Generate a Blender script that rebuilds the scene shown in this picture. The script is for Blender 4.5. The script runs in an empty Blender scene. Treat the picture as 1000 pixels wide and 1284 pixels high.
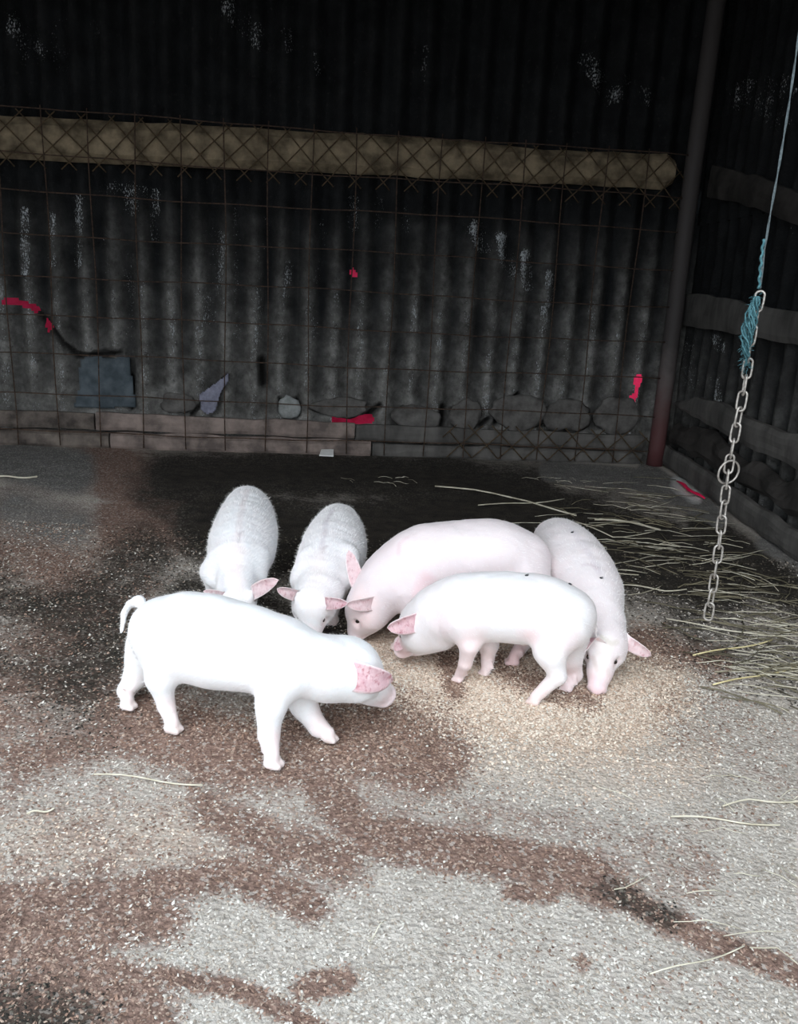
import bpy, math, random
import numpy as np
from math import radians, pi, sin, cos
from mathutils import Vector, Matrix
from mathutils.bvhtree import BVHTree

random.seed(7)
rng = np.random.default_rng(11)
SC = bpy.context.scene
COL = SC.collection

# ------------------------------------------------------------------ camera
FPX, PITCH, ROLL, CAMH = 1050.0, radians(15.2), radians(3.0), 1.0
CF = np.array([0, cos(PITCH), -sin(PITCH)])
R0 = np.array([1.0, 0, 0]); U0 = np.cross(R0, CF)
CR = cos(ROLL) * R0 + sin(ROLL) * U0
CU = -sin(ROLL) * R0 + cos(ROLL) * U0
CC = np.array([0, 0, CAMH])
cam = bpy.data.cameras.new('camera')
cam.sensor_fit = 'HORIZONTAL'; cam.sensor_width = 36.0
cam.lens = FPX / 1000.0 * 36.0
cam.clip_start = 0.05; cam.clip_end = 200
camo = bpy.data.objects.new('camera', cam); COL.objects.link(camo)
camo.matrix_world = Matrix(((CR[0], CU[0], -CF[0], 0), (CR[1], CU[1], -CF[1], 0), (CR[2], CU[2], -CF[2], CAMH), (0, 0, 0, 1)))
SC.camera = camo

# ------------------------------------------------------------------ sky and light
world = bpy.data.worlds.new('overcast_sky'); SC.world = world
world.use_nodes = True
wn = world.node_tree; wn.nodes.clear()
wo = wn.nodes.new('ShaderNodeOutputWorld'); wb = wn.nodes.new('ShaderNodeBackground')
wg = wn.nodes.new('ShaderNodeTexCoord'); ws = wn.nodes.new('ShaderNodeSeparateXYZ')
wr = wn.nodes.new('ShaderNodeValToRGB')
wr.color_ramp.elements[0].position = 0.0; wr.color_ramp.elements[0].color = (0.88, 0.94, 1.0, 1)
wr.color_ramp.elements[1].position = 0.8; wr.color_ramp.elements[1].color = (0.70, 0.85, 1.0, 1)
wn.links.new(wg.outputs['Generated'], ws.inputs[0]); wn.links.new(ws.outputs['Z'], wr.inputs[0])
wn.links.new(wr.outputs[0], wb.inputs[0]); wn.links.new(wb.outputs[0], wo.inputs[0])
wb.inputs[1].default_value = 1.0
sun = bpy.data.lights.new('hazy_sun', 'SUN'); sun.energy = 0.7; sun.angle = radians(50); sun.color = (1, 0.97, 0.94)
suno = bpy.data.objects.new('hazy_sun', sun); COL.objects.link(suno)
suno.rotation_euler = Vector((0.25, 1.0, -1.0)).to_track_quat('-Z', 'Y').to_euler()
SC.view_settings.view_transform = 'Standard'
SC.view_settings.look = 'None'
SC.view_settings.gamma = 1.0
SC.view_settings.use_curve_mapping = False
SC.view_settings.exposure = 1.52

# ------------------------------------------------------------------ measuring helpers
def ray(px, py):
    return CF + CR * (px - 500) / FPX - CU * (py - 642) / FPX
def fl(px, py, z=0.0):                     # point at height z
    d = ray(px, py); return CC + d * ((z - CAMH) / d[2])
def at(px, py, Y):                         # point at distance Y into the shed
    d = ray(px, py); return CC + d * (Y / d[1])
def depth(p): return float((np.asarray(p) - CC) @ CF)
def rm(px, p): return px * depth(p) / FPX  # apparent pixels to metres at p

WA = fl(0, 558); WB = fl(828, 583); WC = fl(1000, 706)
wdir = (WB - WA); WL = np.linalg.norm(wdir); wdir = wdir / WL
wnor = np.cross(wdir, [0, 0, 1]); wnor /= np.linalg.norm(wnor)     # towards the camera
rdir = (WC - WB); rdir /= np.linalg.norm(rdir)
rnor = np.cross(rdir, [0, 0, 1]); rnor /= np.linalg.norm(rnor)
if rnor[0] > 0: rnor = -rnor
def onwall(px, py, O=None, D=None, N=None):
    O = WA if O is None else O; D = wdir if D is None else D; N = wnor if N is None else N
    d = ray(px, py); t = ((O - CC) @ N) / (d @ N); P = CC + d * t
    return float((P - O) @ D), float(P[2])
def onright(px, py): return onwall(px, py, WB, rdir, rnor)
def wp(s, z, off=0.0): return WA + wdir * s + wnor * off + z * np.array([0, 0, 1.0])
def rp(s, z, off=0.0): return WB + rdir * s + rnor * off + z * np.array([0, 0, 1.0])

# ------------------------------------------------------------------ object helpers
def tag(o, label=None, cat=None, group=None, kind=None):
    if label: o['label'] = label
    if cat: o['category'] = cat
    if group: o['group'] = group
    if kind: o['kind'] = kind
    return o
def empty(name, loc=(0, 0, 0)):
    o = bpy.data.objects.new(name, None); COL.objects.link(o); o.location = Vector(loc); o.empty_display_size = .1
    return o
def mesh_obj(name, verts, faces, mat, parent=None, smooth=False, cols=None, mats=None, fmat=None):
    me = bpy.data.meshes.new(name)
    verts = np.asarray(verts, dtype=np.float32)
    loc = np.zeros(3)
    if parent is not None: loc = np.array(parent.location)
    me.from_pydata([tuple(v) for v in (verts - loc)], [], [tuple(int(i) for i in f) for f in faces])
    if cols is not None: set_cols(me, cols)
    for m in (mats or [mat]): me.materials.append(m)
    if fmat is not None: me.polygons.foreach_set('material_index', np.asarray(fmat, dtype=np.int32))
    if smooth: me.polygons.foreach_set('use_smooth', np.ones(len(me.polygons), dtype=bool))
    me.update()
    o = bpy.data.objects.new(name, me); COL.objects.link(o)
    if parent is not None: o.parent = parent
    return o
def set_cols(me, cols, name='col'):
    a = me.color_attributes.new(name, 'FLOAT_COLOR', 'POINT')
    c = np.ones((len(cols), 4), dtype=np.float32); cols = np.asarray(cols); c[:, :cols.shape[1]] = cols
    a.data.foreach_set('color', c.ravel())
def fast_mesh(name, V, Fq, mat, parent=None, cols=None, smooth=False):
    """Fq: (n,k) int array, all faces k-sided"""
    me = bpy.data.meshes.new(name)
    V = np.asarray(V, dtype=np.float32)
    if parent is not None: V = V - np.array(parent.location, dtype=np.float32)
    n, k = Fq.shape
    me.vertices.add(len(V)); me.vertices.foreach_set('co', V.ravel())
    me.loops.add(n * k); me.loops.foreach_set('vertex_index', Fq.astype(np.int32).ravel())
    me.polygons.add(n); me.polygons.foreach_set('loop_start', np.arange(0, n * k, k, dtype=np.int32))
    me.update(calc_edges=True)
    if smooth: me.polygons.foreach_set('use_smooth', np.ones(n, dtype=bool))
    if cols is not None: set_cols(me, cols)
    me.materials.append(mat)
    o = bpy.data.objects.new(name, me); COL.objects.link(o)
    if parent is not None: o.parent = parent
    return o
def tube_geo(pts, r, n=6, closed=False, squash=1.0):
    pts = np.asarray(pts, dtype=float); m = len(pts)
    rr = np.full(m, r) if np.isscalar(r) else np.asarray(r)
    V = []; F = []
    ref = None
    for i in range(m):
        if closed: t = pts[(i + 1) % m] - pts[i - 1]
        else: t = pts[min(i + 1, m - 1)] - pts[max(i - 1, 0)]
        t = t / (np.linalg.norm(t) + 1e-9)
        if ref is None: ref = np.array([0, 0, 1.0]) if abs(t[2]) < .9 else np.array([1.0, 0, 0])
        a = ref - t * (ref @ t); a /= np.linalg.norm(a); ref = a; b = np.cross(t, a)
        for j in range(n):
            th = 2 * pi * j / n
            V.append(pts[i] + rr[i] * (a * cos(th) * squash + b * sin(th)))
    for i in range(m if closed else m - 1):
        i2 = (i + 1) % m
        for j in range(n):
            j2 = (j + 1) % n
            F.append((i * n + j, i * n + j2, i2 * n + j2, i2 * n + j))
    if not closed:
        F.append(tuple(range(n))[::-1]); F.append(tuple((m - 1) * n + j for j in range(n)))
    return V, F
def tube(name, pts, r, mat, parent=None, n=6, closed=False, squash=1.0):
    V, F = tube_geo(pts, r, n, closed, squash)
    return mesh_obj(name, V, F, mat, parent, smooth=True)

def noise1(x, seed=0):
    x = np.asarray(x, dtype=float); i = np.floor(x).astype(int); f = x - i; f = f * f * (3 - 2 * f)
    def h(k): return np.modf(np.abs(np.sin((k + seed * 17.3) * 127.1) * 43758.5453))[0]
    return h(i) * (1 - f) + h(i + 1) * f
def noise2(x, y, seed=0):
    x = np.asarray(x, dtype=float); y = np.asarray(y, dtype=float)
    i = np.floor(x); j = np.floor(y); u = x - i; v = y - j; u = u * u * (3 - 2 * u); v = v * v * (3 - 2 * v)
    def h(a, b): return np.modf(np.abs(np.sin(a * 127.1 + b * 311.7 + seed * 74.7) * 43758.5453))[0]
    return (h(i, j) * (1 - u) + h(i + 1, j) * u) * (1 - v) + (h(i, j + 1) * (1 - u) + h(i + 1, j + 1) * u) * v
def fbm(x, y, seed=0, o=4):
    s = 0; a = .5; t = 0
    for k in range(o):
        s = s + a * noise2(x * 2 ** k, y * 2 ** k, seed + k); t += a; a *= .5
    return s / t

# ------------------------------------------------------------------ materials
def mat_new(name, rough=.8):
    m = bpy.data.materials.new(name); m.use_nodes = True
    nt = m.node_tree; b = nt.nodes['Principled BSDF']; b.inputs['Roughness'].default_value = rough
    b.inputs['Specular IOR Level'].default_value = 0.3
    return m, nt, b
def N(nt, t, **kw):
    n = nt.nodes.new(t)
    for k, v in kw.items(): setattr(n, k, v)
    return n
def ramp(nt, src, stops):
    r = N(nt, 'ShaderNodeValToRGB'); e = r.color_ramp.elements
    while len(e) < len(stops): e.new(0.5)
    for i, (p, c) in enumerate(stops):
        e[i].position = p; e[i].color = (c[0], c[1], c[2], 1) if not np.isscalar(c) else (c, c, c, 1)
    nt.links.new(src, r.inputs[0]); return r.outputs[0]
def noise(nt, scale, detail=4, vec=None, rough=.6, out='Fac'):
    n = N(nt, 'ShaderNodeTexNoise'); n.inputs['Scale'].default_value = scale
    n.inputs['Detail'].default_value = detail; n.inputs['Roughness'].default_value = rough
    if vec is not None: nt.links.new(vec, n.inputs['Vector'])
    return n.outputs[out]
def vor(nt, scale, vec=None, out='Distance', rnd=1.0):
    n = N(nt, 'ShaderNodeTexVoronoi'); n.inputs['Scale'].default_value = scale
    n.inputs['Randomness'].default_value = rnd
    if vec is not None: nt.links.new(vec, n.inputs['Vector'])
    return n.outputs[out]
def objco(nt, scale=(1, 1, 1)):
    t = N(nt, 'ShaderNodeTexCoord'); m = N(nt, 'ShaderNodeMapping'); m.inputs['Scale'].default_value = scale
    nt.links.new(t.outputs['Object'], m.inputs[0]); return m.outputs[0]
def mixc(nt, fac, a, b, mode='MIX'):
    m = N(nt, 'ShaderNodeMix', data_type='RGBA', blend_type=mode)
    if np.isscalar(fac): m.inputs[0].default_value = fac
    else: nt.links.new(fac, m.inputs[0])
    for i, c in ((6, a), (7, b)):
        if isinstance(c, tuple): m.inputs[i].default_value = (c[0], c[1], c[2], 1)
        else: nt.links.new(c, m.inputs[i])
    return m.outputs[2]
def math_(nt, op, a, b=0.0, clamp=False):
    m = N(nt, 'ShaderNodeMath', operation=op, use_clamp=clamp)
    for i, c in ((0, a), (1, b)):
        if np.isscalar(c): m.inputs[i].default_value = c
        else: nt.links.new(c, m.inputs[i])
    return m.outputs[0]
def attr(nt, name='col'):
    a = N(nt, 'ShaderNodeAttribute'); a.attribute_name = name; return a.outputs['Color']
def sep(nt, c):
    s = N(nt, 'ShaderNodeSeparateColor'); nt.links.new(c, s.inputs[0]); return s.outputs
def bump(nt, b, h, strength=.5, dist=.01):
    n = N(nt, 'ShaderNodeBump'); n.inputs['Strength'].default_value = strength; n.inputs['Distance'].default_value = dist
    nt.links.new(h, n.inputs['Height']); nt.links.new(n.outputs[0], b.inputs['Normal'])
def simple(name, c1, c2, scale=20, rough=.8, bs=.4, stretch=(1, 1, 1), metal=0.0, lo=.35, hi=.65):
    m, nt, b = mat_new(name, rough)
    n = noise(nt, scale, 5, objco(nt, stretch))
    nt.links.new(ramp(nt, n, [(lo, c1), (hi, c2)]), b.inputs['Base Color'])
    b.inputs['Metallic'].default_value = metal
    bump(nt, b, n, bs, .004)
    return m
M = {}
M['plank'] = simple('weathered_plank', (.055, .045, .04), (.20, .165, .14), 9, .9, .7, (1, 1, 1))
M['plankpale'] = simple('weathered_pale_plank', (.12, .095, .085), (.30, .235, .205), 9, .9, .7, (1, 1, 1))
M['plankgrey'] = simple('weathered_grey_plank', (.06, .057, .053), (.15, .14, .13), 7, .9, .7, (1, 1, .4))
M['plankdark'] = simple('dark_plank', (.022, .02, .018), (.065, .058, .053), 7, .9, .8)  # darkest of the plank tones
M['beam'] = simple('peeled_log', (.085, .065, .04), (.29, .225, .145), 11, .85, .8)
M['rustwire'] = simple('rusty_wire', (.03, .02, .015), (.10, .06, .04), 60, .8, .3)
M['netwire'] = simple('rusty_net_wire', (.05, .035, .02), (.13, .085, .045), 60, .8, .3)
M['steel'] = simple('galvanised_chain_steel', (.26, .235, .21), (.52, .49, .45), 120, .5, .3, metal=.75)
M['rope'] = simple('grey_green_rope', (.07, .09, .095), (.14, .17, .18), 200, .9, .5)
M['teal'] = simple('teal_twine', (.03, .09, .105), (.085, .20, .225), 150, .9, .6)
M['stone'] = simple('mud_caked_stone', (.07, .065, .06), (.17, .16, .15), 12, .95, .8)
M['stonepale'] = simple('pale_stone', (.22, .23, .22), (.36, .37, .36), 25, .95, .6)
M['slate'] = simple('blue_grey_patch', (.05, .065, .075), (.105, .125, .14), 14, .9, .7)
M['rag'] = simple('grey_blue_rag', (.16, .16, .21), (.27, .27, .34), 30, .9, .6)
M['scrapwhite'] = simple('white_scrap', (.75, .75, .73), (.85, .85, .83), 30, .7, .1)
M['red'] = simple('crimson_leak', (.80, .01, .07), (.95, .02, .12), 80, .5, .1)
M['straw'] = simple('straw', (.42, .38, .28), (.72, .68, .55), 14, .7, .1)
M['strawgold'] = simple('golden_straw', (.50, .42, .20), (.75, .66, .38), 14, .7, .1)
M['strawdull'] = simple('trodden_straw', (.06, .052, .035), (.22, .195, .13), 5, .8, .1)
M['roof'] = simple('dark_roof_sheet', (.03, .03, .03), (.07, .065, .06), 6, .8, .3)
M['earthred'] = simple('red_earth', (.70, .008, .06), (.85, .02, .10), 20, .9, .3)
M['ground'] = simple('yard_earth', (.06, .05, .045), (.10, .09, .075), 3, .95, .5)
M['eye'] = simple('eye_dark', (.01, .008, .006), (.03, .02, .015), 50, .15, .0)
M['flyb'] = simple('fly_black', (.01, .01, .012), (.03, .03, .035), 90, .4, .1)
M['flyw'] = simple('fly_wing', (.12, .12, .12), (.2, .2, .2), 90, .3, .1)

# painted-steel post: grey with dull red paint low down
m, nt, b = mat_new('red_painted_post', .7)
sz = N(nt, 'ShaderNodeSeparateXYZ'); tc = N(nt, 'ShaderNodeTexCoord'); nt.links.new(tc.outputs['Object'], sz.inputs[0])
nz = noise(nt, 9, 5, tc.outputs['Object'])
h = math_(nt, 'ADD', sz.outputs['Z'], math_(nt, 'MULTIPLY', nz, .5))
base = ramp(nt, h, [(.25, (.10, .032, .034)), (.55, (.10, .052, .05)), (.80, (.12, .10, .095)), (1.0, (.06, .052, .05))])
nt.links.new(base, b.inputs['Base Color']); bump(nt, b, nz, .5, .003); M['post'] = m

# corrugated sheet: colour attribute r = lightness (dust low down, painted light falloff above), g = white flaking mask, b = dark crack
m, nt, b = mat_new('old_corrugated_sheet', .75)
s = sep(nt, attr(nt)); oc = objco(nt)
n1 = noise(nt, 7, 6, oc); n2 = noise(nt, 45, 4, oc); n3 = noise(nt, 150, 3, objco(nt, (1, 1, .5)), .75)
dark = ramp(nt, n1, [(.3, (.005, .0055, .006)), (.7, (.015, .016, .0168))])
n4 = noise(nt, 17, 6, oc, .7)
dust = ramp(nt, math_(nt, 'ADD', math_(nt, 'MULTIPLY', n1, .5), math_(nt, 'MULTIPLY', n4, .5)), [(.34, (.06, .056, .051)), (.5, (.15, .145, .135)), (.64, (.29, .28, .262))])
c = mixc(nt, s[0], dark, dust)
pock = ramp(nt, n2, [(.30, 1.0), (.40, 0.0)])
c = mixc(nt, math_(nt, 'MULTIPLY', pock, .6), c, (.03, .028, .026))
fl_m = math_(nt, 'GREATER_THAN', math_(nt, 'ADD', math_(nt, 'MULTIPLY', n3, .95), s[1]), .89)
c = mixc(nt, fl_m, c, (.42, .44, .45))
c = mixc(nt, s[2], c, (.012, .011, .01))
nt.links.new(c, b.inputs['Base Color']); bump(nt, b, math_(nt, 'ADD', math_(nt, 'ADD', n1, n4), math_(nt, 'MULTIPLY', n2, .4)), .9, .012)
b.inputs['Specular IOR Level'].default_value = .12
M['sheet'] = m

# floor: colour attribute col (r brown stain, g wet dark, b feed) and col2 (r grey concrete, g painted sunlight leak)
m, nt, b = mat_new('stained_concrete_floor', .9)
s = sep(nt, attr(nt)); s2 = sep(nt, attr(nt, 'col2')); oc = objco(nt)
big = noise(nt, 3.0, 6, oc, .65); mid = noise(nt, 14, 6, oc, .7); fine = noise(nt, 70, 4, oc, .7); grit = vor(nt, 150, oc, 'Color'); gr = sep(nt, grit)
crumb = vor(nt, 110, oc)
conc = ramp(nt, mid, [(.3, (.345, .305, .262)), (.55, (.495, .45, .40)), (.75, (.585, .54, .488))])
conc = mixc(nt, math_(nt, 'MULTIPLY', gr[0], .35), conc, (.37, .32, .27))
tanc = ramp(nt, fine, [(.3, (.36, .26, .195)), (.6, (.60, .48, .385)), (.8, (.69, .58, .48))])
brown = ramp(nt, fine, [(.3, (.10, .062, .048)), (.55, (.235, .15, .118)), (.75, (.38, .28, .225))])
wet = ramp(nt, mid, [(.35, (.012, .010, .008)), (.65, (.045, .037, .028))])
grey = ramp(nt, mid, [(.3, (.125, .118, .108)), (.7, (.23, .222, .21))])
def edge(mask, wob, w=.18, amp=.75):
    v = math_(nt, 'ADD', mask, math_(nt, 'MULTIPLY', math_(nt, 'SUBTRACT', wob, .5), amp))
    return ramp(nt, v, [(.5 - w, 0.0), (.5 + w, 1.0)])
wob = math_(nt, 'ADD', math_(nt, 'ADD', math_(nt, 'MULTIPLY', mid, .5), math_(nt, 'MULTIPLY', fine, .3)), math_(nt, 'MULTIPLY', big, .35)); wob = math_(nt, 'SUBTRACT', wob, .07)
c = mixc(nt, edge(s[2], wob, .25), conc, tanc)
c = mixc(nt, edge(s[0], wob, .16, 1.9), c, brown)
c = mixc(nt, edge(s[1], wob, .2, 1.3), c, wet)
c = mixc(nt, edge(s2[0], wob, .14, .7), c, grey)
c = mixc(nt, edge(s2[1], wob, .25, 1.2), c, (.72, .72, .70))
sp = math_(nt, 'MULTIPLY', math_(nt, 'GREATER_THAN', gr[1], .86), math_(nt, 'SUBTRACT', 1.0, s[1]))
c = mixc(nt, math_(nt, 'MULTIPLY', sp, .45), c, (.60, .56, .50))
nt.links.new(c, b.inputs['Base Color'])
hh = math_(nt, 'ADD', math_(nt, 'ADD', math_(nt, 'MULTIPLY', fine, .8), math_(nt, 'MULTIPLY', mid, .8)), math_(nt, 'MULTIPLY', crumb, .5))
bump(nt, b, hh, .8, .008)
M['floor'] = m

m, nt, b = mat_new('grain_crumbs', .85)
nt.links.new(attr(nt), b.inputs['Base Color']); M['crumb'] = m
m, nt, b = mat_new('pig_skin', .62)
oc = objco(nt); a = attr(nt); f1 = noise(nt, 60, 5, oc); f2 = noise(nt, 9, 4, oc)
c = mixc(nt, math_(nt, 'MULTIPLY', ramp(nt, f2, [(.45, 0.0), (.75, 1.0)]), .22), a, (.80, .64, .65))
c = mixc(nt, math_(nt, 'MULTIPLY', ramp(nt, f1, [(.5, 0.0), (.8, 1.0)]), .15), c, (.72, .58, .52))
nt.links.new(c, b.inputs['Base Color'])
b.inputs['Subsurface Weight'].default_value = .08; b.inputs['Subsurface Radius'].default_value = (.014, .008, .007); b.inputs['Subsurface Scale'].default_value = .5
b.inputs['Sheen Weight'].default_value = .25; b.inputs['Sheen Roughness'].default_value = .5
bump(nt, b, f1, .25, .004); M['skin'] = m
m, nt, b = mat_new('bristle_hair', .6); b.inputs['Base Color'].default_value = (.90, .88, .86, 1); M['hair'] = m
def ear_mat(name, c1, c2, vein):
    m, nt, b = mat_new(name, .6); oc = objco(nt)
    n = noise(nt, 45, 5, oc); w = vor(nt, 75, oc)
    c = ramp(nt, n, [(.3, c1), (.7, c2)])
    n2 = noise(nt, 110, 5, objco(nt, (1, 1, .5)), .75)
    c = mixc(nt, ramp(nt, n2, [(.52, 0.0), (.62, vein)]), c, (.40, .14, .17))
    c = mixc(nt, sep(nt, attr(nt))[0], (.87, .79, .78), c)
    nt.links.new(c, b.inputs['Base Color'])
    b.inputs['Subsurface Weight'].default_value = .2; b.inputs['Subsurface Radius'].default_value = (.01, .003, .003)
    bump(nt, b, n, .4, .003); return m
M['earin'] = ear_mat('ear_inside_pink', (.60, .42, .44), (.77, .62, .63), .5)
M['earred'] = ear_mat('ear_inside_red', (.56, .33, .37), (.76, .57, .59), .8)
M['earout'] = ear_mat('ear_outside_pale', (.82, .62, .62), (.88, .74, .73), .12)

# ------------------------------------------------------------------ floor
def seg_d(X, Y, pts):
    """distance from (X,Y) to a polyline"""
    best = np.full(X.shape, 1e9)
    if len(pts) == 1: return np.hypot(X - pts[0][0], Y - pts[0][1])
    for (ax, ay), (bx, by) in zip(pts[:-1], pts[1:]):
        dx, dy = bx - ax, by - ay; t = np.clip(((X - ax) * dx + (Y - ay) * dy) / (dx * dx + dy * dy + 1e-9), 0, 1)
        best = np.minimum(best, np.hypot(X - ax - t * dx, Y - ay - t * dy))
    return best
def stroke(X, Y, pts, r, soft=None):
    soft = soft or r * .6
    return np.clip((r + soft * .5 - seg_d(X, Y, pts)) / soft, 0, 1)
def to_px(P):
    d = P - CC; w = np.maximum(d @ CF, 1e-3); return 500 + FPX * (d @ CR) / w, 642 - FPX * (d @ CU) / w
def floor_masks(P):
    """stain shapes surveyed from above, as strokes"""
    X, Y = to_px(P); ok = (P[:, 1] > .55)
    mx = lambda *a: np.maximum.reduce(a)
    S = lambda pts, r, k=1.0, soft=None: k * stroke(X, Y, pts, r, soft)
    brown = mx(S([(390, 960), (450, 1040), (560, 1065), (700, 1085), (760, 1110)], 30, 1.0, 40), S([(760, 1105), (830, 1150), (900, 1180), (1040, 1235)], 17, 1.0, 26),
               S([(150, 900), (300, 950), (470, 920), (540, 950)], 55, .9, 70), S([(0, 850), (130, 860), (120, 930), (20, 950)], 45, .75, 80),
               S([(-40, 1130), (150, 1120), (300, 1095), (390, 1132)], 24, .95, 40), S([(-40, 1160), (100, 1160), (200, 1150)], 36, .9, 60),
               S([(-40, 1230), (60, 1230), (150, 1270)], 70, 1.0, 60), S([(200, 1220), (300, 1235), (350, 1262), (420, 1300)], 14, 1.0, 24),
               S([(385, 1235), (430, 1225)], 20, .9, 20), S([(730, 1205)], 12, .8, 16), S([(640, 1115), (690, 1120)], 14, .9, 20),
               S([(120, 575), (180, 610), (230, 650), (150, 660)], 40, 1.0, 60), S([(260, 1010), (330, 1050), (430, 1080)], 40, .75, 60),
               S([(60, 700), (120, 770), (60, 800)], 60, .72, 80), S([(500, 700), (640, 850), (740, 880)], 16, .8, 30),
               S([(0, 1050), (200, 1010), (350, 1000)], 110, .42, 60), S([(20, 700), (120, 720), (40, 900)], 110, .60, 90), S([(860, 900), (1000, 960)], 60, .33, 60), S([(600, 1180), (900, 1240)], 60, .26, 60), S([(480, 1010), (620, 1040), (860, 1090)], 60, .45, 70),
               S([(800, 800), (900, 830)], 22, .8, 40), S([(570, 870), (560, 830)], 14, .9, 16), S([(860, 1040), (960, 1020)], 20, .45, 60))
    wet = mx(S([(215, 600), (350, 592), (560, 600), (660, 620), (720, 650)], 40, 1.0, 80), S([(270, 650), (400, 680), (620, 640), (800, 690), (900, 720)], 60, 1.0, 90),
             S([(900, 700), (1040, 760)], 40, .85, 60), S([(80, 760), (180, 700)], 60, .62, 70), S([(0, 830), (80, 850)], 40, .55, 60), S([(820, 700), (870, 760)], 60, .62, 80), S([(880, 790), (1040, 850)], 50, .5, 70), S([(20, 740), (150, 780), (100, 850)], 80, .62, 120), S([(200, 700), (100, 690)], 30, .5, 60),
             S([(-20, 1270), (80, 1284)], 60, .6, 80), S([(760, 1110), (840, 1150)], 20, .55, 20), S([(150, 600), (215, 640)], 25, .6, 30),
             S([(240, 760), (400, 800)], 50, .7, 40), S([(880, 660), (960, 720)], 30, .9, 40))
    wet = wet * (1 - S([(0, 580), (90, 600), (60, 660)], 60, 1.0, 60))
    feed = mx(S([(500, 830), (620, 870), (760, 890), (800, 860)], 70, 1.0, 70), S([(480, 900), (700, 950), (850, 960)], 50, .62, 110),
              S([(30, 1060), (240, 1050)], 60, .55, 110), S([(600, 830), (760, 850)], 60, 1.0, 60))
    grey = mx(S([(690, 590), (800, 600), (850, 620), (885, 640)], 14, 1.0, 14), S([(810, 590), (900, 650)], 12, 1.0, 12), S([(960, 680), (1040, 720)], 14, .8, 20), S([(20, 575), (90, 590)], 35, .8, 40), S([(20, 640), (90, 660)], 45, .6, 60))
    for a in (brown, wet, feed, grey): a *= ok
    return brown, wet, feed, grey
def floor_h(x, y):
    return (fbm(x * 6, y * 6, 3) - .5) * .010 + .010 * np.exp(-(((x - .3) / .42) ** 2 + ((y - 1.98) / .22) ** 2)) - .004
xs = np.concatenate([np.linspace(-7, -2.75, 10), np.linspace(-2.7, 2.1, 330), np.linspace(2.2, 6, 8)])
ys = np.concatenate([np.linspace(.3, .62, 6), np.linspace(.64, 3.0, 190), np.linspace(3.03, 5.6, 110)])
GX, GY = np.meshgrid(xs, ys, indexing='ij')
GZ = floor_h(GX, GY)
P = np.stack([GX.ravel(), GY.ravel(), GZ.ravel()], 1)
br, we, fe, gy = floor_masks(P * np.array([1, 1, 0]))
lx, ly = to_px(P * np.array([1, 1, 0])); leak_light = stroke(lx, ly, [(850, 606), (872, 621)], 9, 12) * (P[:, 1] > 3)  # pale spot painted where sunlight leaks under the right wall
ni, nj = len(xs), len(ys)
ii, jj = np.meshgrid(np.arange(ni - 1), np.arange(nj - 1), indexing='ij'); q = (ii * nj + jj).ravel()
floor = fast_mesh('floor', P, np.stack([q, q + nj, q + nj + 1, q + 1], 1), M['floor'], cols=np.stack([br, we, fe], 1), smooth=True)
set_cols(floor.data, np.stack([gy, leak_light, gy], 1), 'col2')
tag(floor, kind='structure')
yard = mesh_obj('ground', [(-14, -14, -.03), (14, -14, -.03), (14, 16, -.03), (-14, 16, -.03)], [(0, 1, 2, 3)], M['ground']); tag(yard, kind='structure')

# ------------------------------------------------------------------ corrugated walls
PITCHC = .1551
PH = onwall(64, 345)[0]
HOLES = [([(4, 377), (22, 379), (35, 384), (46, 388)], 2.9), ([(59, 403), (62, 412)], 2.6), ([(441, 342), (446, 345)], 2.6), ([(419, 527), (443, 527), (464, 525)], 3.8), ([(800, 472), (797, 490), (791, 512)], 2.3)]
CRACKS = [([(46, 388), (60, 405), (78, 430), (98, 446), (150, 442)], 3), ([(456, 524), (476, 508)], 3), ([(240, 520), (262, 496), (285, 470)], 2), ([(640, 500), (622, 530)], 3.5), ([(650, 494), (640, 502)], 2.5),
          ([(505, 512), (498, 518)], 3), ([(556, 510), (552, 536)], 4), ([(575, 513), (566, 514)], 3), ([(602, 534), (612, 526)], 3), ([(328, 452), (330, 480)], 5), ([(350, 500), (352, 515)], 2.5), ([(372, 500), (374, 512)], 2.5), ([(165, 470), (165, 512)], 2)]
FLAKES = [([(128, 238), (150, 234), (190, 242)], 9, .40), ([(163, 236), (163, 262)], 9, .5), ([(195, 240), (195, 300)], 6, .5), ([(31, 265), (31, 340)], 7, .46), ([(64, 270), (64, 330)], 6, .42), ([(97, 250), (97, 330)], 7, .44), ([(131, 300), (131, 350)], 6, .4), ([(163, 320), (163, 470)], 7, .42),
          ([(195, 250), (195, 300)], 6, .5), ([(265, 290), (275, 300), (262, 400)], 10, .45), ([(298, 260), (298, 420)], 6, .45), ([(334, 275), (334, 310)], 5, .45), ([(327, 320), (325, 430)], 6, .42), ([(363, 330), (360, 370)], 6, .45),
          ([(405, 270), (395, 420)], 6, .40), ([(442, 250), (442, 285)], 7, .5), ([(475, 250), (474, 285)], 6, .5), ([(508, 260), (508, 290)], 6, .45), ([(578, 265), (582, 290)], 6, .42), ([(598, 285), (606, 310)], 10, .5), ([(628, 300), (640, 340)], 9, .5),
          ([(660, 320), (662, 360)], 8, .5), ([(688, 345), (690, 380)], 7, .45), ([(680, 390), (685, 410)], 7, .42), ([(740, 380), (742, 400)], 5, .42), ([(20, 30), (45, 70)], 16, .42), ([(75, 30), (75, 85)], 10, .42), ([(290, 10), (325, 50)], 14, .42), ([(360, 40), (362, 60)], 8, .4),
          ([(735, 75), (765, 120)], 14, .45), ([(790, 100), (820, 130)], 10, .38), ([(533, 60), (530, 100)], 5, .38), ([(395, 70), (400, 90)], 6, .36), ([(380, 500), (372, 540)], 0.1, .1), ([(115, 30), (118, 40)], 8, .4)]
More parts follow.
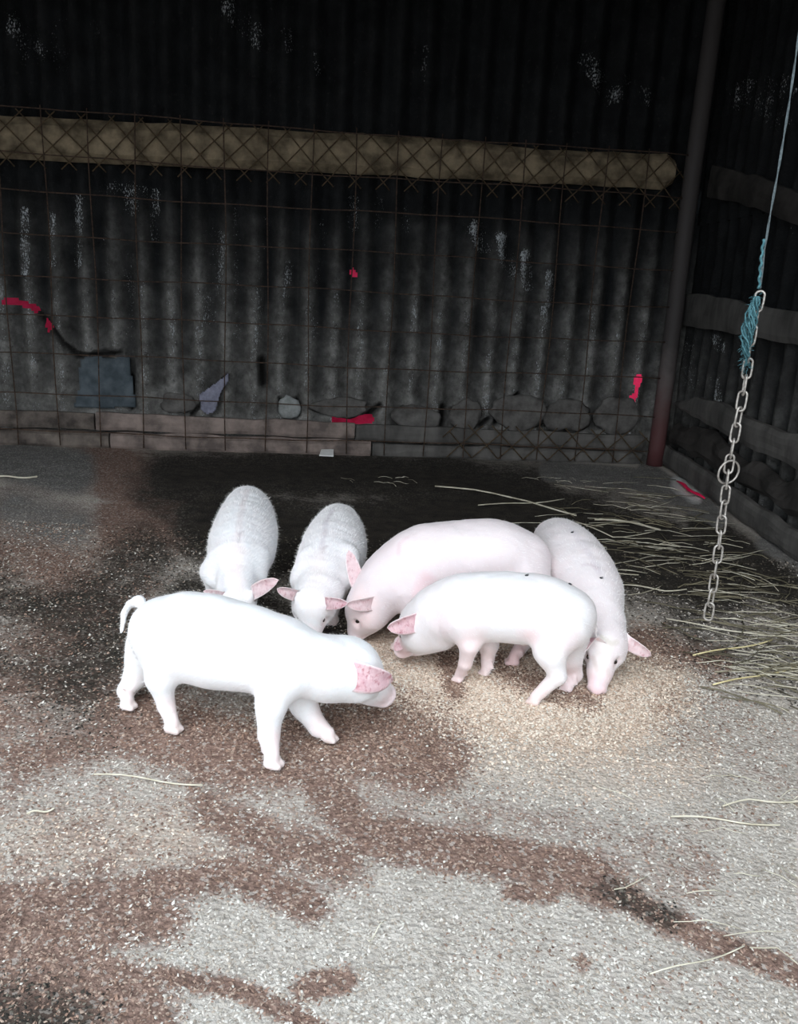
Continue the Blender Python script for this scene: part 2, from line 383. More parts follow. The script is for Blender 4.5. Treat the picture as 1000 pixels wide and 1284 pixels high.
RFLAKES = [([(930, 120), (980, 110)], 22, .38), ([(960, 140), (985, 160)], 14, .36), ([(860, 430), (865, 480)], 12, .36), ([(897, 425), (903, 435)], 8, .42), ([(895, 480), (900, 500)], 8, .42), ([(980, 270), (990, 290)], 8, .3)]
def build_sheet(parent, pf, s0, s1, z0, z1, off, phase, flakes, holes, cracks, mudfun, lvl, seed):
    nx = max(4, int((s1 - s0) / PITCHC * 14)); nz = max(3, int((z1 - z0) / .013))
    s = np.linspace(s0, s1, nx + 1); z = np.linspace(z0, z1, nz + 1)
    SS, ZZ = np.meshgrid(s, z, indexing='ij'); SSf, ZZf = SS.ravel(), ZZ.ravel()
    wave = np.cos(2 * pi * (SSf - phase) / PITCHC)
    mud = mudfun(SSf, ZZf)
    o = off + .024 * wave * (1 - .8 * mud) + .012 * mud + (fbm(SSf * 5, ZZf * 5, seed) - .5) * .012 + (fbm(SSf * 22, ZZf * 22, seed + 5) - .5) * .012 * (0.3 + mud)
    # torn bottom edge
    V0 = pf(SSf[:, None], ZZf[:, None], o[:, None])
    PX, PY = to_px(V0)
    fk = np.zeros(len(SSf)); ck = np.zeros(len(SSf)); dele = np.zeros(len(SSf), bool)
    for pts, r, k in flakes: fk = np.maximum(fk, (k - .06) * np.clip(1.5 - .75 * seg_d(PX, PY, pts) / r, 0, 1))
    fk = np.maximum(fk, .30 * np.clip(lvl(SSf, ZZf) * 3 - .3, 0, 1) * (wave > .55) * (ZZf < 1.45)) * (.82 + .18 * wave) * (.62 + .75 * fbm(SSf * 26, ZZf * 12, 55, 3))
    for pts, r in cracks: ck = np.maximum(ck, np.clip(1.6 - seg_d(PX, PY, pts) / r, 0, 1))
    V = pf(SSf[:, None], ZZf[:, None], (o - .035 * ck)[:, None])
    for pts, r in holes: dele |= (seg_d(PX, PY, pts) + (noise2(PX / 4, PY / 3, 9) - .5) * 4.5) < r
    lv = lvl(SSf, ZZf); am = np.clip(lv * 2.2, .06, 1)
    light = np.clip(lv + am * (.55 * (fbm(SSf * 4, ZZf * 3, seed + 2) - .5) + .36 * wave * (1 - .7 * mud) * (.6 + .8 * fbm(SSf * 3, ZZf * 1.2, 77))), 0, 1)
    ii, jj = np.meshgrid(np.arange(nx), np.arange(nz), indexing='ij'); q = (ii * (nz + 1) + jj).ravel()
    Fq = np.stack([q, q + nz + 1, q + nz + 2, q + 1], 1)
    keep = dele[Fq].sum(1) < 2; Fq = Fq[keep]
    return fast_mesh('corrugated_sheet', V, Fq, M['sheet'], parent, cols=np.stack([light, fk, np.clip(ck, 0, 1)], 1), smooth=True)
def mud_b(s, z):
    top = .30 + .10 * np.sin(s * 2.1) - .07 * np.clip(s - 1.6, 0, 2)
    return np.clip((top + .14 * (fbm(s * 4, z * 4, 31) - .5) * 2 - z) / .14, 0, 1) * np.clip(1.25 - .25 * s, .35, 1)
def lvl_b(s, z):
    return np.clip(1.12 - z * .78, 0, 1)  # dust below and fading light above, both put into the colour
wall_back = empty('wall_back', wp(0, 0)); tag(wall_back, kind='structure')
NS = 6 * PITCHC
k = 0
s0 = -1.12
while s0 < WL + .25:
    s1 = min(s0 + NS + .02, WL + .30)
    lap = .004 * (k % 2)
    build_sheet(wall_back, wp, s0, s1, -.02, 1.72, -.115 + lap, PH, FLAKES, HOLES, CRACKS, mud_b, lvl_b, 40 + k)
    build_sheet(wall_back, wp, s0 - .3 * (k > 0), s1 - .3 if s1 < WL + .25 else s1, 1.62, 3.0, -.098 + lap, PH, FLAKES, [], [], lambda s, z: s * 0, lambda s, z: s * 0, 60 + k)  # upper row coloured near black for the light missing up there
    s0 += NS; k += 1
wall_right = empty('wall_right', rp(0, 0)); tag(wall_right, kind='structure')
s0 = -.12; k = 0
while s0 < 4.6:
    s1 = s0 + NS + .02; lap = .004 * (k % 2)
    if k < 3:
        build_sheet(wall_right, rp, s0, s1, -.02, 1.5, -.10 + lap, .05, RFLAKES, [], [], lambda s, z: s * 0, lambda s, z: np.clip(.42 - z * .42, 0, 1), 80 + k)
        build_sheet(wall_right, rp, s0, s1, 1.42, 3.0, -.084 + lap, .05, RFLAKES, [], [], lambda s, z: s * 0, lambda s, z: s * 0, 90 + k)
    else:                                  # out of the frame: same sheets, coarser
        ss = np.linspace(s0, s1, 49); V = np.concatenate([rp(ss[:, None], 0, (-.10 + lap + .02 * np.cos(2 * pi * (ss - .05) / PITCHC))[:, None]), rp(ss[:, None], 3.0, (-.10 + lap + .02 * np.cos(2 * pi * (ss - .05) / PITCHC))[:, None])])
        q = np.arange(48); fast_mesh('corrugated_sheet', V, np.stack([q, q + 1, q + 50, q + 49], 1), M['sheet'], wall_right, cols=np.full((98, 3), (.3, 0, 0)), smooth=True)
    s0 += NS; k += 1
# left wall (out of frame) and roof
def box_obj(name, lo, hi, mat, parent=None):
    x0, y0, z0 = lo; x1, y1, z1 = hi
    V = [(x0, y0, z0), (x1, y0, z0), (x1, y1, z0), (x0, y1, z0), (x0, y0, z1), (x1, y0, z1), (x1, y1, z1), (x0, y1, z1)]
    return mesh_obj(name, V, [(3, 2, 1, 0), (4, 5, 6, 7), (0, 1, 5, 4), (1, 2, 6, 5), (2, 3, 7, 6), (3, 0, 4, 7)], mat, parent)
tag(box_obj('wall_left', (-3.55, .35, 0), (-3.48, 5.2, 3.0), M['roof']), kind='structure')
EAVE_Y, EAVE_Z = 1.0, 2.40
xr = np.linspace(-3.7, 1.95, 220); V = []
wv = .02 * np.cos(2 * pi * xr / PITCHC)
V = np.concatenate([np.stack([xr, np.full_like(xr, EAVE_Y), EAVE_Z + wv], 1), np.stack([xr, np.full_like(xr, 5.75), 2.93 + wv], 1)])
q = np.arange(219)
tag(fast_mesh('ceiling', V, np.stack([q, q + 1, q + 221, q + 220], 1), M['roof'], smooth=True), kind='structure')

# red earth bank outside, seen through the holes
bk = []
gx = np.linspace(-1.4, WL + .6, 26); gt = np.linspace(0, 1, 14)
BX, BT = np.meshgrid(gx, gt, indexing='ij')
Vb = wp(BX.ravel()[:, None], (BT.ravel() * 1.9 - .02 + .05 * fbm(BX.ravel() * 3, BT.ravel() * 9, 5))[:, None], (-.22 - BT.ravel() * 1.3)[:, None])
ii, jj = np.meshgrid(np.arange(25), np.arange(13), indexing='ij'); q = (ii * 14 + jj).ravel()
tag(fast_mesh('earth_bank', Vb, np.stack([q, q + 14, q + 15, q + 1], 1), M['earthred'], smooth=True), kind='structure')

# ------------------------------------------------------------------ rough boards and beams
def board(name, pf, prof, thick, off, mat, parent=None, wob=.004, seed=0, label=None, cat=None, group=None, rnd=.3):
    """prof: list of (s, z_low, z_high); a slightly rounded rough board"""
    prof = np.array(prof, float)
    s = np.linspace(prof[0, 0], prof[-1, 0], max(6, int(abs(prof[-1, 0] - prof[0, 0]) / .05)))
    if prof[-1, 0] < prof[0, 0]: s = s[::-1]
    lo = np.interp(s, prof[:, 0], prof[:, 1]) + wob * 2 * (noise1(s * 9, seed) - .5)
    hi = np.interp(s, prof[:, 0], prof[:, 2]) + wob * 3 * (noise1(s * 7, seed + 3) - .5)
    ring = []
    K = 5
    for k in range(K + 1):                 # front, from low to high
        v = k / K; ring.append((v, 1 - rnd * (2 * v - 1) ** 4))
    ring += [(1, 0), (0, 0)]
    n = len(ring); V = []; F = []
    for i in range(len(s)):
        e = 1.0 if 0 < i < len(s) - 1 else .94
        for j, (v, d) in enumerate(ring):
            z = lo[i] + (hi[i] - lo[i]) * (.5 + (v - .5) * e)
            o = off + thick * d + (wob * 2 * (noise2(s[i] * 8, v * 3, seed + 7) - .5) if d > 0 else 0)
            V.append(pf(s[i], z, o))
    for i in range(len(s) - 1):
        for j in range(n):
            j2 = (j + 1) % n; F.append((i * n + j, i * n + j2, (i + 1) * n + j2, (i + 1) * n + j))
    F.append(tuple(range(n))[::-1]); F.append(tuple((len(s) - 1) * n + j for j in range(n)))
    o = mesh_obj(name, V, F, mat, parent, smooth=False)
    return tag(o, label, cat, group)
board('log_beam', wp, [(-1.1, 1.54, 1.74), (0, 1.54, 1.745), (1.0, 1.55, 1.765), (1.9, 1.575, 1.78), (2.6, 1.585, 1.785), (3.05, 1.59, 1.765), (3.4, 1.60, 1.78), (3.74, 1.60, 1.79), (3.79, 1.63, 1.76)], .05, -.072, M['beam'], wob=.0045, seed=2,
      label='long pale peeled timber beam nailed across the dark back wall', cat='beam', rnd=.75)
# kick boards along the foot of the back wall: upper row on top of the lower row
for i, (a, b_, zl, zh, mt) in enumerate([(-1.1, .52, .105, .205, 'plank'), (.53, 2.02, .10, .20, 'plankpale'), (2.03, 3.80, .085, .185, 'plankgrey')]):
    board('kick_board', wp, [(a, zl, zh), ((a + b_) / 2, zl, zh - .004), (b_, zl - .004, zh - .008)], .035, -.055, M[mt], seed=20 + i, wob=.005,
          label=['upper foot board at the far left of the back wall', 'pinkish brown upper foot board on the back wall, above the reddish lower one', 'grey upper foot board on the back wall, ending at the corner post'][i], cat='board', group='boards along the foot of the back wall')
for i, (a, b_, zl, zh, mt) in enumerate([(-1.1, .60, -.01, .085, 'plank'), (.61, 2.12, -.01, .088, 'plankpale'), (2.13, 3.80, -.01, .076, 'plankgrey')]):
    board('kick_board', wp, [(a, zl, zh), ((a + b_) / 2, zl, zh + .004), (b_, zl, zh)], .045, -.055, M[mt], seed=30 + i, wob=.006,
          label=['lower foot board at the far left of the back wall, half buried in dirt', 'reddish lower foot board on the back wall, behind the white scrap', 'grey lower foot board on the back wall, running to the corner post'][i], cat='board', group='boards along the foot of the back wall')
# boards on the right wall
def rprof(top, bot):
    T = [onright(*p) for p in top]; B = [onright(*p) for p in bot]
    S = sorted(set([t[0] for t in T] + [q_[0] for q_ in B]))
    f = lambda L, s: float(np.interp(s, [a[0] for a in L], [a[1] for a in L]))
    return [(s, f(B, s), f(T, s)) for s in S]
def ext(pr, s1):
    (sa, la, ha), (sb, lb, hb) = pr[-2], pr[-1]; return pr + [(s1, lb, hb)]
board('wall_board', rp, ext(rprof([(852, 366), (925, 379), (1000, 393)], [(849, 408), (925, 420), (1000, 435)]), 2.6), .03, -.055, M['plankgrey'], seed=41, wob=.005,
      label='grey horizontal board across the middle of the right wall', cat='board')
board('wall_board', rp, ext(rprof([(884, 203), (940, 222), (1000, 246)], [(884, 246), (940, 262), (1000, 284)]), 2.3), .03, -.06, M['plankdark'], seed=42, wob=.008,
      label='dark sagging board high on the right wall, level with the log beam', cat='board')
board('wall_board', rp, ext(rprof([(846, 505), (872, 498), (900, 505), (939, 525), (1000, 547)], [(846, 510), (872, 524), (900, 539), (939, 561), (1000, 589)]), 2.7), .04, -.03, M['plankgrey'], seed=43, wob=.006,
      label='wavy grey slab board on the right wall, above the rough dark log', cat='board')
board('wall_board', rp, ext(rprof([(830, 556), (900, 602), (1000, 669)], [(832, 583), (900, 632), (1000, 706)]), 2.9), .035, -.028, M['plankgrey'], seed=44, wob=.005,
      label='straight grey board standing on the floor along the right wall', cat='board')
board('rough_log', rp, ext(rprof([(840, 528), (880, 542), (930, 577), (1000, 612)], [(840, 556), (880, 582), (930, 615), (1000, 655)]), 2.7), .045, -.055, M['plankdark'], seed=45, wob=.018,
      label='rough dark log wedged between two grey boards on right wall', cat='log', rnd=.8)

# ------------------------------------------------------------------ post
pp = wp(onwall(819, 583)[0], 0, .01)
zz = np.linspace(0, 2.98, 24)
post = tube('corner_post', [pp + np.array([.003 * sin(z * 3), 0, z]) for z in zz], .049, M['post'], n=16)
tag(post, 'round steel corner post with dull red paint low down', 'post')

# ------------------------------------------------------------------ welded wire mesh and netting on the back wall
mesh_root = empty('wire_mesh_fence', wp(0, 0, .02)); tag(mesh_root, 'rusty welded wire mesh of large squares in front of the back wall', 'wire mesh')
sa = onwall(179, 500)[0]; sb = onwall(485, 500)[0]; ds = (sb - sa) / 6
V0 = None
for i in range(-8, 14):
    s = sa + ds * i
    if s > WL - .09: break
    zz = np.linspace(.012, 1.80, 14)
    tube('upright_wire', [wp(s + .006 * sin(z * 4 + i * 1.7), z, .018 + .004 * sin(z * 6 + i)) for z in zz], .0034, M['rustwire'], mesh_root, n=5)
for i, (y0, y1) in enumerate([(135, None), (187, None), (238, None), (291, None), (343, None), (392, None), (441, None), (492, None), (538, None)]):
    z = onwall(2, y0)[1]
    if i == 1: z -= .02
    ss = np.linspace(-1.05, WL - .06, 30)
    tube('cross_wire', [wp(s, z + .006 * sin(s * 2.3 + i) + .003 * sin(s * 9 + i), .025 + .003 * sin(s * 4 + i)) for s in ss], .0034, M['rustwire'], mesh_root, n=5)
net_V = []; net_F = []
D = .152; ztop = 1.765
for sgn in (1, -1):
    for i in range(-14, 40):
        c0 = i * D
        a0, a1 = (c0, c0 + sgn * ztop)     # s at z=0 and at ztop
        pts = []
        for t in np.linspace(0, 1, 45):
            s = a0 + (a1 - a0) * t; z = .01 + ztop * t
            if -1.1 < s < WL - .08 and (z > 1.49 or (z < .24 and s > 2.55)): pts.append(wp(s + .008 * sin(z * 9 + i), z, .012 + sgn * .002))
        for run in ([p for p in pts if p[2] > 1], [p for p in pts if p[2] < 1]):
            if len(run) < 3: continue
            v, f = tube_geo(run, .0034, 4); b0 = len(net_V); net_V += v; net_F += [tuple(x + b0 for x in ff) for ff in f]
net = mesh_obj('diamond_netting', net_V, net_F, M['netwire'], None, smooth=True)
tag(net, 'rusty chain link netting of diamonds over the beam and low at the corner', 'netting', kind='stuff')

# ------------------------------------------------------------------ stones, rag, patch, scraps
def lump(name, c, rad, mat, seed, label=None, cat=None, group=None, rough=.25, sub=3):
    import bmesh
    bm = bmesh.new(); bmesh.ops.create_icosphere(bm, subdivisions=sub, radius=1)
    me = bpy.data.meshes.new(name)
    for v in bm.verts:
        p = v.co; n_ = float(fbm(p.x * 1.6 + seed, p.y * 1.6 + p.z * 1.3, seed)) - .5 + .35 * (float(noise2(p.x * 4, p.z * 4 + p.y * 3, seed + 2)) - .5)
        v.co = p * (1 + rough * 2 * n_)
        v.co = Vector((v.co.x * rad[0], v.co.y * rad[1], v.co.z * rad[2]))
    bm.to_mesh(me); bm.free(); me.materials.append(mat)
    me.polygons.foreach_set('use_smooth', np.ones(len(me.polygons), bool))
    o = bpy.data.objects.new(name, me); COL.objects.link(o); o.location = Vector(c)
    o.rotation_euler = (0, 0, math.atan2(wdir[1], wdir[0]))
    return tag(o, label, cat, group)
for i, (px, py, rx, rz, mt, lb) in enumerate([
        (362, 512, 14, 15, 'stonepale', 'pale rounded stone on the upper foot board, left of the red gap'),
        (225, 506, 22, 14, 'stone', 'mud caked stone beside the grey blue rag, to its left'),
        (430, 511, 36, 14, 'stone', 'wide mud caked stone just above the red gap'),
        (521, 522, 30, 18, 'stone', 'mud caked stone behind the upper foot board, right of the red gap'),
        (585, 520, 20, 22, 'stone', 'upright grey stone near the middle of the right half of the wall foot'),
        (650, 518, 34, 24, 'stone', 'largest rounded mud caked stone at the foot of the back wall'),
        (712, 520, 30, 24, 'stone', 'rounded stone at the wall foot, just right of the largest one'),
        (772, 522, 26, 26, 'stone', 'mud caked stone nearest the corner post')]):
    p = at(px, py, wp(onwall(px, py)[0], 0, -.078)[1]); r1 = rm(rx, p); r2 = rm(rz * .9, p)
    lump('stone', p, (r1, .022, r2), M[mt], 5 + i * 3, lb, 'stone', 'stones along the foot of the back wall', .38)
# blue grey patch: thin buckled sheet stuck over the corrugations
P0 = [(95, 452), (118, 447), (128, 451), (150, 449), (158, 450), (162, 478), (167, 512), (130, 514), (88, 513), (95, 488)]
def patch(name, poly, off, mat, thick=.008, seed=0, bumpy=.01, res=.012):
    pts = np.array([onwall(*p) for p in poly]); mn = pts.min(0); mxx = pts.max(0)
    nx = int((mxx[0] - mn[0]) / res) + 2; nz = int((mxx[1] - mn[1]) / res) + 2
    idx = {}; V = []; F = []
    def inside(x, y):
        c_ = False; j = len(pts) - 1
        for i in range(len(pts)):
            if (pts[i][1] > y) != (pts[j][1] > y) and x < (pts[j][0] - pts[i][0]) * (y - pts[i][1]) / (pts[j][1] - pts[i][1]) + pts[i][0]: c_ = not c_
            j = i
        return c_
    def vid(i, k, side):
        if (i, k, side) not in idx:
            s, z = mn[0] + i * res, mn[1] + k * res
            idx[(i, k, side)] = len(V)
            V.append(wp(s, z, off + bumpy * 2 * (float(fbm(s * 9, z * 9, seed)) - .5) + (thick if side else 0)))
        return idx[(i, k, side)]
    cells = {(i, k) for i in range(nx) for k in range(nz) if inside(mn[0] + (i + .5) * res, mn[1] + (k + .5) * res)}
    for (i, k) in cells:
        a, b_, c_, d = vid(i, k, 1), vid(i + 1, k, 1), vid(i + 1, k + 1, 1), vid(i, k + 1, 1); F.append((a, b_, c_, d))
        e, f, g, h_ = vid(i, k, 0), vid(i + 1, k, 0), vid(i + 1, k + 1, 0), vid(i, k + 1, 0); F.append((h_, g, f, e))
        for (di, dk, p_, q_) in ((0, -1, (a, e), (b_, f)), (1, 0, (b_, f), (c_, g)), (0, 1, (c_, g), (d, h_)), (-1, 0, (d, h_), (a, e))):
            if (i + di, k + dk) not in cells: F.append((p_[0], p_[1], q_[1], q_[0]))
    return mesh_obj(name, V, F, mat, None, smooth=True)
tag(patch('wall_patch', P0, -.09, M['slate'], seed=4, thick=.012), 'dark blue grey patch over the left part of the back wall', 'patch')
tag(patch('cloth_rag', [(248, 497), (262, 487), (285, 470), (286, 478), (276, 492), (272, 505), (268, 518), (258, 521), (250, 515)], -.065, M['rag'], seed=8, bumpy=.02, res=.008), 'small grey blue rag caught above the upper foot board', 'rag')
pa = [fl(*p) for p in ((400, 573), (418, 574), (418, 567), (405, 566))]
pv = [p + np.array([0, 0, .006]) for p in pa] + [p + np.array([0, 0, .012]) for p in pa]
pv = pv[:4] + [p + np.array([0, 0, .012]) for p in pa]; pv[6] = pv[6] + np.array([0, -.015, .035]); pv[7] = pv[7] + np.array([0, -.015, .035]); pv[2] = pv[2] + np.array([0, -.005, .03]); pv[3] = pv[3] + np.array([0, -.005, .03])
pap = mesh_obj('small_scrap', pv, [(3, 2, 1, 0), (4, 5, 6, 7), (0, 1, 5, 4), (1, 2, 6, 5), (2, 3, 7, 6), (3, 0, 4, 7)], M['scrapwhite'])  # small white scrap with its back edge raised
tag(pap, 'small white scrap on the floor against the back wall', 'scrap')
rs = [fl(848 + 34 * t + 2 * sin(t * 9), 603 + 22 * t, .014) for t in np.linspace(0, 1, 9)]  # solid strip standing in for red light leaking under the wall
tag(tube('leak_strip', rs, [.004, .010, .012, .009, .012, .010, .012, .009, .004], M['red'], n=6, squash=.7), 'crimson strip drawn for leaking light on the floor beside the right wall board', 'strip')

# ------------------------------------------------------------------ pigs
def rc(a, ra, b, rb): return ('rc', np.asarray(a, float), float(ra), np.asarray(b, float), float(rb))
def ell(c, radii, axes): return ('ell', np.asarray(c, float), np.asarray(radii, float), np.asarray(axes, float))
def prim_box(p, pad):
    if p[0] == 'rc':
        r = max(p[2], p[4]) + pad; return np.minimum(p[1], p[3]) - r, np.maximum(p[1], p[3]) + r
    r = p[2].max() + pad; return p[1] - r, p[1] + r
def prim_eval(p, X, Y, Z):
    if p[0] == 'rc':
        _, a, ra, b, rb = p; d = b - a; L = d @ d + 1e-12
        px, py, pz = X - a[0], Y - a[1], Z - a[2]
        t = np.clip((px * d[0] + py * d[1] + pz * d[2]) / L, 0, 1)
        return np.sqrt((px - t * d[0]) ** 2 + (py - t * d[1]) ** 2 + (pz - t * d[2]) ** 2) - (ra + (rb - ra) * t)
    _, c, rad, A = p; px, py, pz = X - c[0], Y - c[1], Z - c[2]
    q = [(px * A[i][0] + py * A[i][1] + pz * A[i][2]) / rad[i] for i in range(3)]
    k0 = np.sqrt(q[0] ** 2 + q[1] ** 2 + q[2] ** 2); k1 = np.sqrt((q[0] / rad[0]) ** 2 + (q[1] / rad[1]) ** 2 + (q[2] / rad[2]) ** 2) + 1e-6
    return k0 * (k0 - 1) / k1
def smin(a, b, k):
    h = np.clip(.5 + .5 * (b - a) / k, 0, 1); return b + (a - b) * h - k * h * (1 - h)
def field(groups, h=.0045):
    """groups: list of (op, k_inner, k_outer, [prims])"""
    lo = np.array([1e9] * 3); hi = -lo
    for g in groups:
        if g[0] == 'sub': continue
        for p in g[3]:
            a, b = prim_box(p, .012); lo = np.minimum(lo, a); hi = np.maximum(hi, b)
    n = np.ceil((hi - lo) / h).astype(int) + 1
    ax = [lo[i] + h * np.arange(n[i]) for i in range(3)]
    Fd = np.full(n, .2, dtype=np.float32)
    def sl(a, b):
        i0 = np.clip(((a - lo) / h).astype(int), 0, n - 1); i1 = np.clip(np.ceil((b - lo) / h).astype(int) + 1, 1, n)
        return tuple(slice(x, y) for x, y in zip(i0, i1))
    def grids(s): return ax[0][s[0]][:, None, None].astype(np.float32), ax[1][s[1]][None, :, None].astype(np.float32), ax[2][s[2]][None, None, :].astype(np.float32)
    for op, ki, ko, prims in groups:
        pad = ki + ko + .03
        bx = [prim_box(p, pad) for p in prims]
        s = sl(np.min([b[0] for b in bx], 0), np.max([b[1] for b in bx], 0))
        G = None; g = grids(s)
        for p in prims:
            d = prim_eval(p, *g)
            G = d if G is None else smin(G, d, ki)
        if op == 'add': Fd[s] = smin(Fd[s], G, ko)
        else: Fd[s] = -smin(-Fd[s], G, ko)
    return Fd, lo, h
def surface_nets(S, lo, h):
    nx, ny, nz = S.shape; ins = S < 0
    c = [(i, j, k) for i in (0, 1) for j in (0, 1) for k in (0, 1)]
    cnt = sum(ins[i:nx - 1 + i, j:ny - 1 + j, k:nz - 1 + k].astype(np.int8) for i, j, k in c)
    act = (cnt > 0) & (cnt < 8); ci = np.argwhere(act)
    idx = -np.ones(act.shape, dtype=np.int64); idx[act] = np.arange(len(ci))
    acc = np.zeros((len(ci), 3)); num = np.zeros(len(ci))
    for a in c:
        for axis in range(3):
            if a[axis] == 1: continue
            b = list(a); b[axis] = 1
            va = S[ci[:, 0] + a[0], ci[:, 1] + a[1], ci[:, 2] + a[2]]; vb = S[ci[:, 0] + b[0], ci[:, 1] + b[1], ci[:, 2] + b[2]]
            m_ = (va < 0) != (vb < 0); t = np.where(m_, va / np.where(m_, va - vb, 1), 0)
            pos = np.tile(np.array(a, float), (len(ci), 1)); pos[:, axis] += t
            acc[m_] += pos[m_]; num[m_] += 1
    V = (ci + acc / num[:, None]) * h + lo
    F = []
    for axis in range(3):
        o1, o2 = (axis + 1) % 3, (axis + 2) % 3
        A = [slice(None)] * 3; B = [slice(None)] * 3; A[axis] = slice(0, -1); B[axis] = slice(1, None)
        sa_, sb_ = ins[tuple(A)], ins[tuple(B)]
        for flip, mk in ((0, sa_ & ~sb_), (1, ~sa_ & sb_)):
            e = np.argwhere(mk); e = e[(e[:, o1] > 0) & (e[:, o2] > 0)]
            e = e[(e[:, o1] < S.shape[o1] - 1) & (e[:, o2] < S.shape[o2] - 1)]
            if not len(e): continue
            def cell(d1, d2):
                x = e.copy(); x[:, o1] -= d1; x[:, o2] -= d2; return idx[x[:, 0], x[:, 1], x[:, 2]]
            q = np.stack([cell(1, 1), cell(0, 1), cell(0, 0), cell(1, 0)], 1)
            if flip: q = q[:, ::-1]
            F.append(q)
    F = np.concatenate(F); F = F[(F >= 0).all(1)]
    # smooth
    E_ = np.concatenate([F[:, [0, 1]], F[:, [1, 2]], F[:, [2, 3]], F[:, [3, 0]]])
    for it in range(3):
        s_ = np.zeros_like(V); n_ = np.zeros(len(V))
        for a, b in ((0, 1), (1, 0)):
            np.add.at(s_, E_[:, a], V[E_[:, b]]); np.add.at(n_, E_[:, a], 1)
        V = V * .5 + .5 * s_ / n_[:, None]
    return V, F
def nrm(v): v = np.asarray(v, float); return v / (np.linalg.norm(v) + 1e-12)
def head_groups(Hc, R, tip, rs, up=None):
    a = nrm(tip - Hc); L = np.linalg.norm(tip - Hc); up = np.array([0, 0, 1.0]) if up is None else np.asarray(up, float)
    u = nrm(up - a * (up @ a)); sd = np.cross(a, u)
    g = [('add', .018, .030, [rc(Hc, R, Hc + a * .12 * L, R * .94), rc(Hc + a * .12 * L, R * .86, Hc + a * .60 * L, rs * 1.30), rc(Hc + a * .60 * L, rs * 1.26, tip - a * .006, rs * 1.0),
          rc(Hc + a * .22 * L + sd * .42 * R - u * .30 * R, R * .56, Hc + a * .5 * L + sd * .25 * R - u * .35 * R, R * .26),
          rc(Hc + a * .22 * L - sd * .42 * R - u * .30 * R, R * .56, Hc + a * .5 * L - sd * .25 * R - u * .35 * R, R * .26),
          rc(Hc - u * .45 * R + a * .1 * L, R * .42, Hc + a * .82 * L - u * rs * .65, rs * .5)])]
    for s in (1, -1):      # brow
        g.append(('add', .01, .012, [rc(Hc + a * .22 * L + sd * s * .50 * R + u * .50 * R, R * .16, Hc + a * .36 * L + sd * s * .42 * R + u * .46 * R, R * .12)]))
    g.append(('add', .003, .004, [ell(tip, (.006, rs * 1.12, rs * 1.02), (a, sd, u))]))
    for w in (.80, .70): g.append(('sub', .002, .004, [rc(Hc + a * w * L + u * rs * 1.42 + sd * rs * .5, .0022, Hc + a * w * L + u * rs * 1.42 - sd * rs * .5, .0022)]))
    for s in (1, -1):
        g.append(('sub', .002, .003, [rc(tip + a * .008 + sd * s * rs * .42, .0055, tip - a * .004 + sd * s * rs * .42, .004)]))
        g.append(('sub', .004, .006, [rc(tip - a * .012 - u * rs * .72 + sd * s * rs * .75, .0025, Hc + a * .45 * L - u * .55 * R + sd * s * R * .62, .003)]))
        ec = Hc + a * .40 * L + sd * s * .60 * R + u * .26 * R
        g.append(('sub', .004, .010, [rc(ec + sd * s * .012, .010, ec + sd * s * .014 + a * .008, .009)]))
    eyes = [Hc + a * .40 * L + sd * s * (.60 * R + .001) + u * .26 * R for s in (1, -1)]
    return g, (a, u, sd, L), eyes
def foot(p, d, r):
    """cloven foot at floor point p, toes towards d"""
    d = nrm([d[0], d[1], 0]); s = np.cross(d, [0, 0, 1.0]); p = np.asarray(p, float)
    z = np.array([0, 0, 1.0]); o = []
    for k in (1, -1): o.append(rc(p + z * r * .75 - d * r * .2 + s * k * r * .50, r * .66, p + z * r * .50 + d * r * 1.0 + s * k * r * .42, r * .46))
    o.append(rc(p + z * r * 2.6 - d * r * .9, r * .36, p + z * r * 1.7 - d * r * 1.3, r * .26))
    return o
def leg(joints, rad, d):
    """joints: hip..ankle points, last is the floor point under the foot"""
    pts = [np.asarray(j, float) for j in joints]
    P_ = [rc(pts[i], rad[i], pts[i + 1], rad[i + 1]) for i in range(len(pts) - 2)]
    an = pts[-1] + np.array([0, 0, rad[-1] * 1.5])
    P_.append(rc(pts[-2], rad[-2], an, rad[-1] * .92))
    return [('add', .010, .028, P_), ('add', .0025, .006, foot(pts[-1], d, rad[-1] * 1.06))]
